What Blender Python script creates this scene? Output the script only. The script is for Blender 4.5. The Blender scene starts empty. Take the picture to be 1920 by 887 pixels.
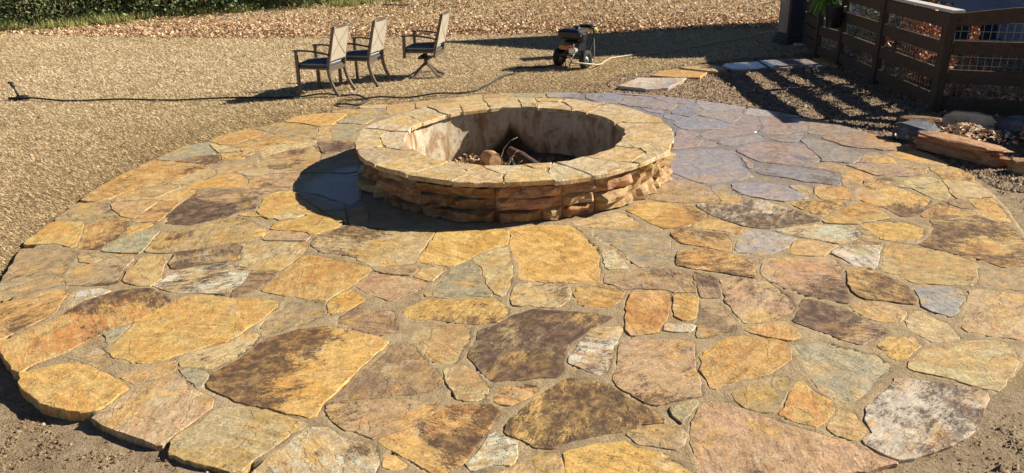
import bpy, math, random
import numpy as np
from mathutils import Vector, Matrix
R = math.radians
rng = np.random.default_rng(7)
random.seed(7)
scene = bpy.context.scene
col = scene.collection

# ---------------------------------------------------------------- camera
cd = bpy.data.cameras.new("camera"); cam = bpy.data.objects.new("camera", cd); col.objects.link(cam)
cd.sensor_width = 36.0; cd.lens = 36.0 * 1450.0 / 1920.0; cd.clip_end = 2000; cd.clip_start = 0.05
PITCH, ROLL, HC = 0.3954, -0.0272, 2.4
cam.matrix_world = (Matrix.Translation((0, 0, HC)) @ Matrix.Rotation(math.pi/2 - PITCH, 4, 'X') @ Matrix.Rotation(ROLL, 4, 'Z'))
scene.camera = cam
# ---------------------------------------------------------------- light
SUN_AZ = (0.981, 0.196)          # horizontal direction towards the sun
SUN_EL = R(30.5)
w = bpy.data.worlds.new("World"); scene.world = w; w.use_nodes = True
nt = w.node_tree; nt.nodes.clear()
sk = nt.nodes.new("ShaderNodeTexSky"); sk.sky_type = 'NISHITA'; sk.sun_disc = False
sk.air_density = 0.55; sk.dust_density = 0.2; sk.ozone_density = 1.0; sk.altitude = 1200; sk.sun_elevation = SUN_EL; sk.sun_rotation = math.atan2(SUN_AZ[0], SUN_AZ[1])
bg = nt.nodes.new("ShaderNodeBackground"); bg.inputs[1].default_value = 0.05
wo = nt.nodes.new("ShaderNodeOutputWorld")
nt.links.new(sk.outputs[0], bg.inputs[0]); nt.links.new(bg.outputs[0], wo.inputs[0])
sd = bpy.data.lights.new("sun", 'SUN'); sd.energy = 5.0; sd.angle = R(0.5); sd.color = (1.0, 0.92, 0.78)
so = bpy.data.objects.new("sun", sd); col.objects.link(so)
dv = Vector((SUN_AZ[0]*math.cos(SUN_EL), SUN_AZ[1]*math.cos(SUN_EL), math.sin(SUN_EL)))
so.rotation_euler = dv.to_track_quat('Z', 'Y').to_euler(); so.location = (8, 2, 12)
scene.view_settings.view_transform = 'Standard'; scene.view_settings.look = 'None'
scene.view_settings.exposure = 0.84; scene.view_settings.gamma = 1.0

# ---------------------------------------------------------------- node helpers
def newmat(name):
    m = bpy.data.materials.new(name); m.use_nodes = True
    n = m.node_tree; n.nodes.clear()
    out = n.nodes.new("ShaderNodeOutputMaterial"); b = n.nodes.new("ShaderNodeBsdfPrincipled")
    n.links.new(b.outputs[0], out.inputs[0]); b.inputs['Roughness'].default_value = 0.8
    b.inputs['Specular IOR Level'].default_value = 0.3
    return m, n, b
class G:
    """tiny node-graph helper"""
    def __init__(s, n): s.n = n
    def nd(s, t, **k):
        x = s.n.nodes.new(t)
        for a, v in k.items(): setattr(x, a, v)
        return x
    def put(s, sock, v):
        if isinstance(v, bpy.types.NodeSocket): s.n.links.new(v, sock)
        else:
            if isinstance(v, (tuple, list)) and sock.type == 'RGBA' and len(v) == 3: v = (*v, 1)
            sock.default_value = v
    def math(s, op, a, b=0.0, c=None, clamp=False):
        x = s.nd("ShaderNodeMath", operation=op, use_clamp=clamp); s.put(x.inputs[0], a); s.put(x.inputs[1], b)
        if c is not None: s.put(x.inputs[2], c)
        return x.outputs[0]
    def vmath(s, op, a, b=(0, 0, 0), out=0):
        x = s.nd("ShaderNodeVectorMath", operation=op); s.put(x.inputs[0], a); s.put(x.inputs[1], b)
        return x.outputs[out]
    def scale(s, a, f):
        x = s.nd("ShaderNodeVectorMath", operation='SCALE'); s.put(x.inputs[0], a); s.put(x.inputs['Scale'], f); return x.outputs[0]
    def noise(s, vec, scale, detail=3, rough=0.55, dist=0.0, out='Fac'):
        x = s.nd("ShaderNodeTexNoise"); s.put(x.inputs['Vector'], vec); s.put(x.inputs['Scale'], scale)
        x.inputs['Detail'].default_value = detail; x.inputs['Roughness'].default_value = rough
        x.inputs['Distortion'].default_value = dist
        return x.outputs[out]
    def sstep(s, v, a, b):
        x = s.nd("ShaderNodeMapRange", interpolation_type='SMOOTHSTEP'); s.put(x.inputs['Value'], v)
        s.put(x.inputs['From Min'], a); s.put(x.inputs['From Max'], b); return x.outputs[0]
    def mix(s, f, a, b, blend='MIX'):
        x = s.nd("ShaderNodeMix", data_type='RGBA', blend_type=blend)
        s.put(x.inputs[0], f); s.put(x.inputs[6], a); s.put(x.inputs[7], b); return x.outputs[2]
    def ramp(s, f, stops):
        x = s.nd("ShaderNodeValToRGB"); e = x.color_ramp.elements
        while len(e) < len(stops): e.new(0.5)
        for el, (p, c) in zip(e, stops): el.position = p; el.color = (*c, 1)
        s.put(x.inputs[0], f); return x.outputs[0]
    def bump(s, h, strength, dist, nrm=None):
        x = s.nd("ShaderNodeBump"); x.inputs['Strength'].default_value = strength; x.inputs['Distance'].default_value = dist
        s.put(x.inputs['Height'], h)
        if nrm is not None: s.put(x.inputs['Normal'], nrm)
        return x.outputs[0]
    def attr(s, name, typ='GEOMETRY'):
        return s.nd("ShaderNodeAttribute", attribute_name=name, attribute_type=typ)

# ---------------------------------------------------------------- materials
def wet_sheen_mask(g):
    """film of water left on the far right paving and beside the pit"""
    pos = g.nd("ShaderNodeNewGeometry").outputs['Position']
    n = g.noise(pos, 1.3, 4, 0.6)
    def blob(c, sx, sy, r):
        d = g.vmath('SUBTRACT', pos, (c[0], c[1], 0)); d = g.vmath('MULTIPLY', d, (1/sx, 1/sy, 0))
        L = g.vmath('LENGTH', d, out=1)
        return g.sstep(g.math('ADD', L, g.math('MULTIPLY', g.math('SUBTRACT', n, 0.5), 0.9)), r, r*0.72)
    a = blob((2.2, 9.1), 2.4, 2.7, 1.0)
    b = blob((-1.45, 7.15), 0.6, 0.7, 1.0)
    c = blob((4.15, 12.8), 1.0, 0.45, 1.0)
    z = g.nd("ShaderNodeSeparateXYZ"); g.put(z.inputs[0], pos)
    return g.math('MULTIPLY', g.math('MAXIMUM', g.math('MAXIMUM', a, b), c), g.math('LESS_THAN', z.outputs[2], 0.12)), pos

def stone_material():
    m, n, b = newmat("flagstone_rock"); g = G(n)
    oi = g.nd("ShaderNodeObjectInfo"); tc = g.nd("ShaderNodeTexCoord")
    rot = g.nd("ShaderNodeVectorRotate", rotation_type='Z_AXIS')
    g.put(rot.inputs['Vector'], tc.outputs['Object']); g.put(rot.inputs['Angle'], g.math('MULTIPLY', oi.outputs['Random'], 3.1))
    off = g.nd("ShaderNodeCombineXYZ"); g.put(off.inputs[0], g.math('MULTIPLY', oi.outputs['Random'], 57.0)); g.put(off.inputs[1], g.math('MULTIPLY', oi.outputs['Random'], 131.0))
    v = g.vmath('ADD', rot.outputs[0], off.outputs[0])
    st = g.vmath('MULTIPLY', v, (1.0, 7.0, 4.0))
    stain = g.attr("stain", 'OBJECT').outputs['Fac']; t2 = g.attr("tone2", 'OBJECT').outputs['Color']
    sdir = g.attr("sdir", 'OBJECT').outputs['Vector']
    big = g.noise(v, 2.6, 4, 0.62, 0.6)
    streak = g.noise(st, 3.2, 7, 0.68, 0.5)
    fine = g.noise(v, 70.0, 3, 0.7)
    mid = g.noise(v, 13.0, 6, 0.72, 0.3)
    base = g.mix(g.sstep(g.math('ADD', big, g.math('MULTIPLY', g.math('SUBTRACT', streak, 0.5), 0.7)), 0.42, 0.62), oi.outputs['Color'], t2)
    # rusty iron bands
    rust = g.math('MULTIPLY', g.sstep(g.math('ADD', g.math('MULTIPLY', streak, 0.7), g.math('MULTIPLY', mid, 0.3)), 0.52, 0.62), 0.78)
    base = g.mix(rust, base, g.mix(0.55, base, (0.33, 0.13, 0.035), 'MIX'))
    # pale worn film
    pale = g.math('MULTIPLY', g.sstep(g.noise(v, 5.0, 6, 0.7, 0.4), 0.56, 0.68), 0.45)
    base = g.mix(pale, base, (0.52, 0.45, 0.31))
    gold = g.math('MULTIPLY', g.sstep(g.noise(v, 3.6, 5, 0.65, 0.6), 0.50, 0.64), 0.5)
    base = g.mix(gold, base, (0.56, 0.33, 0.085))
    # value grain
    k = g.math('MULTIPLY_ADD', mid, 2.1, -0.05); base = g.mix(1.0, base, g.nd_rgb(k), 'MULTIPLY')
    k = g.math('MULTIPLY_ADD', fine, 2.3, -0.12); base = g.mix(0.8, base, g.nd_rgb(k), 'MULTIPLY')
    # dark mineral staining
    sn = g.math('ADD', g.math('MULTIPLY', g.noise(v, 2.3, 5, 0.65, 0.8), 0.36), g.math('MULTIPLY', g.noise(g.vmath('MULTIPLY', v, (1, 3.0, 1)), 9.0, 12, 0.85, 0.2), 0.40))
    sn = g.math('ADD', sn, g.math('MULTIPLY', fine, 0.24))
    bias = g.vmath('DOT_PRODUCT', tc.outputs['Object'], sdir, out=1)
    thr = g.math('SUBTRACT', g.math('SUBTRACT', 0.592, g.math('MULTIPLY', stain, 0.0150)), bias)
    sm = g.sstep(g.math('SUBTRACT', sn, thr), -0.006, 0.018)
    dark = g.mix(mid, (0.035, 0.022, 0.020), (0.15, 0.085, 0.055))
    base = g.mix(g.math('MULTIPLY', sm, g.math('MULTIPLY_ADD', g.sstep(mid, 0.62, 0.42), 0.28, 0.64)), base, dark)
    # hairline cracks
    cr = g.nd("ShaderNodeTexVoronoi", feature='DISTANCE_TO_EDGE'); g.put(cr.inputs['Vector'], g.vmath('ADD', v, g.scale(g.noise(v, 6.0, 4, out='Color'), 0.25))); cr.inputs['Scale'].default_value = 1.7
    crm = g.math('MULTIPLY', g.sstep(cr.outputs['Distance'], 0.004, 0.001), g.sstep(big, 0.54, 0.62))
    base = g.mix(g.math('MULTIPLY', crm, 0.55), base, (0.06, 0.04, 0.025))
    wet, pos = wet_sheen_mask(g)
    base = g.mix(g.math('MULTIPLY', wet, 0.8), base, g.mix(0.5, g.mix(1.0, base, (0.80, 0.74, 0.80), 'MULTIPLY'), (0.34, 0.325, 0.345)))  # wet tone, with the sky's sheen painted in as pale grey
    g.put(b.inputs['Base Color'], base)
    g.put(b.inputs['Roughness'], g.math('MULTIPLY_ADD', mid, 0.25, 0.50))
    g.put(b.inputs['Coat Weight'], g.math('MULTIPLY', wet, g.math('MULTIPLY_ADD', g.sstep(mid, 0.40, 0.6), -0.5, 1.0))); b.inputs['Coat Roughness'].default_value = 0.10; b.inputs['Coat IOR'].default_value = 1.45
    h = g.math('ADD', g.math('MULTIPLY', streak, 0.30), g.math('MULTIPLY', mid, 0.45))
    h = g.math('ADD', h, g.math('MULTIPLY', fine, 0.10)); h = g.math('SUBTRACT', h, g.math('MULTIPLY', crm, 0.3)); h = g.math('SUBTRACT', h, g.math('MULTIPLY', sm, 0.08))
    h = g.math('ADD', h, g.math('MULTIPLY', g.sstep(g.math('ADD', big, g.math('MULTIPLY', mid, 0.12)), 0.565, 0.575), 0.30))
    g.put(b.inputs['Normal'], g.bump(h, 1.0, 0.013))
    return m
def _rgb(g, v):
    x = g.nd("ShaderNodeCombineColor")
    for i in range(3): g.put(x.inputs[i], v)
    return x.outputs[0]
G.nd_rgb = _rgb
M_STONE = stone_material()

def mat_noise(name, stops, scale=8.0, detail=6, rough=0.65, bump=0.5, bdist=0.01, rgh=0.85, spec=0.3, metal=0.0, stretch=None, coord='Object', fine=None):
    m, n, b = newmat(name); g = G(n); tc = g.nd("ShaderNodeTexCoord"); v = tc.outputs[coord]
    oi = g.nd("ShaderNodeObjectInfo")
    v = g.vmath('ADD', v, g.scale((13.1, 7.7, 3.3), oi.outputs['Random'])) if False else v
    if stretch: v = g.vmath('MULTIPLY', v, stretch)
    f = g.noise(v, scale, detail, rough, 0.3); c = g.ramp(f, stops)
    h = f
    if fine:
        f2 = g.noise(v, fine, 4, 0.7); c = g.mix(0.7, c, g.nd_rgb(g.math('MULTIPLY_ADD', f2, 1.3, 0.35)), 'MULTIPLY'); h = g.math('ADD', f, g.math('MULTIPLY', f2, 0.4))
    g.put(b.inputs['Base Color'], c); b.inputs['Roughness'].default_value = rgh; b.inputs['Specular IOR Level'].default_value = spec
    b.inputs['Metallic'].default_value = metal
    if bump: g.put(b.inputs['Normal'], g.bump(h, bump, bdist))
    return m
def flat(name, c, rgh=0.5, metal=0.0, spec=0.4):
    v = [max(0, x*0.8) for x in c]; u = [min(1, x*1.18) for x in c]
    return mat_noise(name, [(0.3, v), (0.7, u)], 30, 4, 0.6, 0.15, 0.001, rgh, spec, metal)

def mortar_material():
    m, n, b = newmat("mortar_joint"); g = G(n); wet, pos = wet_sheen_mask(g)
    f = g.noise(pos, 4.0, 8, 0.7, 0.3); f2 = g.noise(pos, 85, 4, 0.75); f3 = g.noise(pos, 18, 6, 0.7)
    c = g.ramp(f, [(0.3, (0.25, 0.18, 0.10)), (0.5, (0.36, 0.265, 0.15)), (0.7, (0.45, 0.34, 0.205))])
    c = g.mix(g.math('MULTIPLY', g.sstep(f3, 0.56, 0.68), 0.5), c, (0.20, 0.13, 0.07))
    c = g.mix(0.9, c, g.nd_rgb(g.math('MULTIPLY_ADD', f2, 1.9, 0.06)), 'MULTIPLY')
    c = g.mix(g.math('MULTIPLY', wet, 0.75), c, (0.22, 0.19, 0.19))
    g.put(b.inputs['Base Color'], c); b.inputs['Roughness'].default_value = 0.9
    g.put(b.inputs['Coat Weight'], g.math('MULTIPLY', wet, 0.7)); b.inputs['Coat Roughness'].default_value = 0.2
    g.put(b.inputs['Normal'], g.bump(g.math('ADD', f3, g.math('MULTIPLY', f2, 0.5)), 1.0, 0.012))
    return m
M_MORTAR = mortar_material()
M_ROCK = {}
def rock(name, a, b_, stain=0.0):
    m, n, b = newmat(name); g = G(n); tc = g.nd("ShaderNodeTexCoord"); oi = g.nd("ShaderNodeObjectInfo")
    off = g.nd("ShaderNodeCombineXYZ"); g.put(off.inputs[0], g.math('MULTIPLY', oi.outputs['Random'], 40.0)); g.put(off.inputs[2], g.math('MULTIPLY', oi.outputs['Random'], 90.0))
    v = g.vmath('ADD', tc.outputs['Object'], off.outputs[0])
    f = g.noise(v, 6, 8, 0.7, 0.4); f2 = g.noise(v, 45, 4, 0.7); f3 = g.noise(g.vmath('MULTIPLY', v, (1, 1, 5)), 5, 5, 0.6)
    c = g.mix(g.sstep(f, 0.4, 0.62), a, b_); c = g.mix(g.math('MULTIPLY', g.sstep(f3, 0.52, 0.66), 0.6), c, (0.22, 0.09, 0.035))
    c = g.mix(0.8, c, g.nd_rgb(g.math('MULTIPLY_ADD', f2, 1.2, 0.4)), 'MULTIPLY')
    g.put(b.inputs['Base Color'], c); b.inputs['Roughness'].default_value = 0.8
    g.put(b.inputs['Normal'], g.bump(g.math('ADD', g.math('MULTIPLY', f3, 0.6), g.math('ADD', f, g.math('MULTIPLY', f2, 0.25))), 1.0, 0.02))
    return m
M_ROCK['gold'] = rock("wall_rock_gold", (0.36, 0.22, 0.09), (0.50, 0.35, 0.18))
M_ROCK['rust'] = rock("wall_rock_rust", (0.40, 0.19, 0.085), (0.50, 0.31, 0.17))
M_ROCK['brown'] = rock("wall_rock_brown", (0.22, 0.12, 0.05), (0.36, 0.22, 0.10))
M_ROCK['grey'] = rock("edging_rock_grey", (0.10, 0.11, 0.125), (0.19, 0.195, 0.21))
M_ROCK['cream'] = rock("edging_rock_cream", (0.48, 0.40, 0.26), (0.56, 0.50, 0.38))

def pit_render_material():
    m, n, b = newmat("pit_liner_render"); g = G(n); tc = g.nd("ShaderNodeTexCoord"); v = tc.outputs['Object']
    vs = g.vmath('MULTIPLY', v, (3.0, 3.0, 0.9))
    f = g.noise(vs, 1.6, 7, 0.65, 0.5); f2 = g.noise(v, 5, 8, 0.7, 0.3); f3 = g.noise(v, 40, 4, 0.7)
    c = g.ramp(f, [(0.34, (0.20, 0.115, 0.055)), (0.44, (0.44, 0.33, 0.20)), (0.52, (0.58, 0.51, 0.38)), (0.60, (0.47, 0.40, 0.29)), (0.70, (0.25, 0.20, 0.16))])
    c = g.mix(g.math('MULTIPLY', g.sstep(f2, 0.5, 0.62), 0.75), c, (0.30, 0.155, 0.065))
    # soot licked up the back where the fire sat
    sp = g.nd("ShaderNodeSeparateXYZ"); g.put(sp.inputs[0], v)
    dx = g.math('ABSOLUTE', g.math('ADD', sp.outputs[0], 0.02)); 
    s = g.math('ADD', 0.0, 0.0); s = g.math('ADD', g.math('MULTIPLY', dx, 3.4), g.math('MULTIPLY', sp.outputs[2], 3.6))
    s = g.math('ADD', s, g.math('MULTIPLY', g.math('SUBTRACT', f2, 0.5), 1.1))
    s = g.sstep(s, 0.75, 0.15); s = g.math('MULTIPLY', s, g.sstep(sp.outputs[1], 0.2, 0.6))
    c = g.mix(g.math('MULTIPLY', s, 0.93), c, (0.025, 0.017, 0.013))
    c = g.mix(0.6, c, g.nd_rgb(g.math('MULTIPLY_ADD', f3, 1.2, 0.4)), 'MULTIPLY')
    g.put(b.inputs['Base Color'], c); b.inputs['Roughness'].default_value = 0.85
    g.put(b.inputs['Normal'], g.bump(g.math('ADD', f2, g.math('MULTIPLY', f3, 0.3)), 0.5, 0.012))
    return m
M_LINER = pit_render_material()

def scatter_mat(name, stops, rgh=0.75, trans=0.0):
    m, n, b = newmat(name); g = G(n)
    f = g.attr("rnd").outputs['Fac']
    g.put(b.inputs['Base Color'], g.ramp(f, stops)); b.inputs['Roughness'].default_value = rgh
    return m
M_STRAW = scatter_mat("dormant_grass_blades", [(0.0, (0.11, 0.060, 0.022)), (0.18, (0.42, 0.28, 0.125)), (0.50, (0.70, 0.515, 0.29)), (0.93, (0.92, 0.78, 0.55)), (1.0, (0.36, 0.34, 0.10))])
M_LEAF = scatter_mat("fallen_leaves", [(0.0, (0.15, 0.075, 0.035)), (0.3, (0.44, 0.26, 0.13)), (0.65, (0.66, 0.45, 0.27)), (1.0, (0.82, 0.66, 0.48))])
M_CHIP = scatter_mat("soil_crumbs", [(0.0, (0.10, 0.065, 0.035)), (0.4, (0.26, 0.175, 0.10)), (0.8, (0.40, 0.29, 0.18)), (0.97, (0.55, 0.45, 0.33)), (1.0, (0.7, 0.64, 0.55))])
M_MULCH = scatter_mat("bark_and_gravel", [(0.0, (0.05, 0.033, 0.022)), (0.4, (0.20, 0.13, 0.08)), (0.8, (0.38, 0.26, 0.165)), (1.0, (0.62, 0.48, 0.35))])
M_GREEN = scatter_mat("green_foliage", [(0.0, (0.03, 0.045, 0.015)), (0.45, (0.09, 0.13, 0.045)), (0.8, (0.24, 0.29, 0.12)), (1.0, (0.42, 0.40, 0.22))], 0.5)
M_YGREEN = scatter_mat("yellow_green_grass", [(0.0, (0.06, 0.08, 0.02)), (0.35, (0.20, 0.24, 0.06)), (0.7, (0.46, 0.42, 0.15)), (1.0, (0.66, 0.55, 0.30))], 0.6)
M_FERN = scatter_mat("bright_fern_fronds", [(0.0, (0.05, 0.14, 0.02)), (0.5, (0.14, 0.32, 0.04)), (1.0, (0.36, 0.50, 0.10))], 0.5)
M_RED = scatter_mat("red_brown_shrub_leaves", [(0.0, (0.12, 0.03, 0.015)), (0.4, (0.42, 0.14, 0.07)), (0.8, (0.60, 0.34, 0.17)), (1.0, (0.65, 0.52, 0.15))], 0.5)
M_TWIG = mat_noise("bark_twig", [(0.3, (0.10, 0.07, 0.045)), (0.7, (0.26, 0.19, 0.13))], 12, 5, 0.6, 0.6, 0.005)
M_PALETWIG = mat_noise("bleached_twig", [(0.3, (0.34, 0.26, 0.20)), (0.7, (0.62, 0.54, 0.45))], 20, 5, 0.6, 0.4, 0.003)

def ground_material():
    m, n, b = newmat("ground_soil_and_turf"); g = G(n); pos = g.nd("ShaderNodeNewGeometry").outputs['Position']
    dirt = g.attr("dirt").outputs['Fac']; lit = g.attr("litter").outputs['Fac']
    f = g.noise(pos, 0.8, 5, 0.6); f2 = g.noise(pos, 9, 7, 0.75); f3 = g.noise(pos, 60, 5, 0.75)
    turf = g.ramp(f, [(0.3, (0.27, 0.185, 0.085)), (0.5, (0.40, 0.29, 0.15)), (0.7, (0.33, 0.225, 0.105))])
    grn = g.sstep(g.noise(pos, 0.55, 6, 0.7), 0.60, 0.72); turf = g.mix(g.math('MULTIPLY', grn, 0.12), turf, (0.20, 0.21, 0.06))
    soil = g.ramp(f2, [(0.3, (0.20, 0.14, 0.080)), (0.5, (0.40, 0.29, 0.175)), (0.7, (0.52, 0.40, 0.26))])
    leafc = g.ramp(f2, [(0.3, (0.26, 0.15, 0.08)), (0.5, (0.44, 0.29, 0.18)), (0.7, (0.58, 0.42, 0.29))])
    red = g.sstep(g.vmath('LENGTH', g.vmath('MULTIPLY', g.vmath('SUBTRACT', pos, (-6.6, 20.4, 0)), (0.35, 0.9, 0)), out=1), 1.3, 0.2)
    dn = g.sstep(g.math('ADD', dirt, g.math('MULTIPLY', g.math('SUBTRACT', g.noise(pos, 3.5, 5, 0.7), 0.5), 0.9)), 0.4, 0.6)
    ln = g.sstep(g.math('ADD', lit, g.math('MULTIPLY', g.math('SUBTRACT', f2, 0.5), 0.9)), 0.35, 0.65)
    c = g.mix(g.math('MULTIPLY', ln, 0.8), turf, leafc); c = g.mix(g.math('MULTIPLY', red, 0.7), c, (0.50, 0.22, 0.10)); c = g.mix(dn, c, soil)
    c = g.mix(0.85, c, g.nd_rgb(g.math('MULTIPLY_ADD', f3, 1.7, 0.15)), 'MULTIPLY')
    g.put(b.inputs['Base Color'], c); b.inputs['Roughness'].default_value = 0.9
    g.put(b.inputs['Normal'], g.bump(g.math('ADD', g.math('MULTIPLY', f2, 0.7), f3), 1.0, 0.03))
    return m
M_GROUND = ground_material()

M_TIMBER = mat_noise("weathered_fence_timber", [(0.3, (0.055, 0.036, 0.024)), (0.7, (0.125, 0.085, 0.056))], 5, 7, 0.7, 0.6, 0.004, 0.75, 0.25, stretch=(1, 6, 6), fine=60)
M_TIMBER_Y = mat_noise("weathered_post_timber", [(0.3, (0.05, 0.034, 0.023)), (0.7, (0.115, 0.08, 0.054))], 5, 7, 0.7, 0.6, 0.004, 0.75, 0.25, stretch=(6, 6, 1), fine=60)
M_CAP = mat_noise("bleached_cap_timber", [(0.3, (0.50, 0.47, 0.42)), (0.7, (0.66, 0.63, 0.58))], 5, 6, 0.6, 0.4, 0.003, 0.7, 0.3, stretch=(6, 1, 6))
M_WIRE = flat("galvanised_wire", (0.20, 0.19, 0.175), 0.5, 0.3)
M_SIDING = mat_noise("blue_grey_siding_paint", [(0.3, (0.42, 0.46, 0.55)), (0.7, (0.48, 0.52, 0.61))], 3, 4, 0.5, 0.1, 0.002, 0.55, 0.3)
M_SKIRT = mat_noise("dark_skirting_block", [(0.3, (0.05, 0.06, 0.08)), (0.7, (0.09, 0.10, 0.13))], 6, 5, 0.6, 0.4, 0.005)
M_ROOF = mat_noise("roof_shingle_dark", [(0.3, (0.06, 0.06, 0.065)), (0.7, (0.13, 0.13, 0.13))], 12, 6, 0.7, 0.6, 0.01)
M_COLUMN = mat_noise("dark_column_panel", [(0.3, (0.045, 0.045, 0.055)), (0.7, (0.085, 0.085, 0.095))], 4, 6, 0.7, 0.4, 0.004, 0.5, 0.4, stretch=(5, 5, 0.8))
M_COLBOUNCE = mat_noise("bounce_lit_column_panel", [(0.3, (0.24, 0.17, 0.12)), (0.7, (0.50, 0.38, 0.29))], 4, 7, 0.7, 0.5, 0.004, 0.5, 0.4, stretch=(5, 5, 0.8))  # column's left face: lawn bounce light put into its brown
M_CHAIR = flat("bronze_chair_frame", (0.16, 0.125, 0.095), 0.4, 0.35)
M_ARM = flat("dark_chair_arm", (0.045, 0.035, 0.03), 0.4, 0.2)
M_CUSH = mat_noise("navy_seat_fabric", [(0.3, (0.085, 0.098, 0.12)), (0.7, (0.135, 0.15, 0.175))], 60, 4, 0.6, 0.3, 0.002, 0.9, 0.2)
M_PIPING = flat("pale_cushion_piping", (0.40, 0.42, 0.44), 0.8)
def sling_material():
    m, n, b = newmat("tan_woven_sling"); g = G(n); v = g.nd("ShaderNodeTexCoord").outputs['Object']
    w1 = g.nd("ShaderNodeTexWave", bands_direction='X'); g.put(w1.inputs['Vector'], v); w1.inputs['Scale'].default_value = 60
    w2 = g.nd("ShaderNodeTexWave", bands_direction='Z'); g.put(w2.inputs['Vector'], v); w2.inputs['Scale'].default_value = 60
    h = g.math('ADD', w1.outputs['Fac'], w2.outputs['Fac'])
    c = g.mix(g.noise(v, 30, 5, 0.7), (0.36, 0.30, 0.22), (0.52, 0.46, 0.37)); c = g.mix(0.35, c, g.nd_rgb(g.math('MULTIPLY_ADD', h, 0.3, 0.6)), 'MULTIPLY')
    g.put(b.inputs['Base Color'], c); g.put(b.inputs['Normal'], g.bump(h, 0.3, 0.002)); return m
M_SLING = sling_material()
M_RUBBER = mat_noise("black_rubber", [(0.3, (0.018, 0.018, 0.018)), (0.7, (0.035, 0.034, 0.032))], 30, 4, 0.6, 0.3, 0.003, 0.7, 0.3)
M_BLACK = flat("black_plastic", (0.022, 0.022, 0.024), 0.35)
M_GREYRIM = flat("grey_wheel_rim", (0.30, 0.30, 0.29), 0.5, 0.2)
M_ALU = flat("cast_aluminium", (0.55, 0.54, 0.52), 0.35, 0.8)
M_YELLOW = flat("yellow_plastic", (0.75, 0.50, 0.05), 0.4)
M_ORANGE = flat("orange_decal", (0.60, 0.20, 0.04), 0.4)
M_RED2 = flat("red_cap", (0.5, 0.03, 0.03), 0.4)
M_HOSE = flat("black_garden_hose", (0.03, 0.03, 0.028), 0.5)
M_PHOSE = flat("tan_pressure_hose", (0.50, 0.42, 0.28), 0.5)
M_SLAB = stone_material(); M_SLAB.name = "stepping_slab_rock"
M_ASH = mat_noise("ash_and_soil", [(0.3, (0.04, 0.03, 0.024)), (0.7, (0.20, 0.15, 0.11))], 9, 7, 0.7, 0.9, 0.02)
M_LOGEND = mat_noise("cut_log_wood", [(0.3, (0.30, 0.14, 0.06)), (0.7, (0.62, 0.40, 0.23))], 14, 6, 0.6, 0.6, 0.01)
M_CHAR = mat_noise("charred_wood", [(0.3, (0.03, 0.02, 0.018)), (0.6, (0.12, 0.07, 0.05)), (0.8, (0.35, 0.26, 0.2))], 16, 7, 0.7, 0.9, 0.02)

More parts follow.
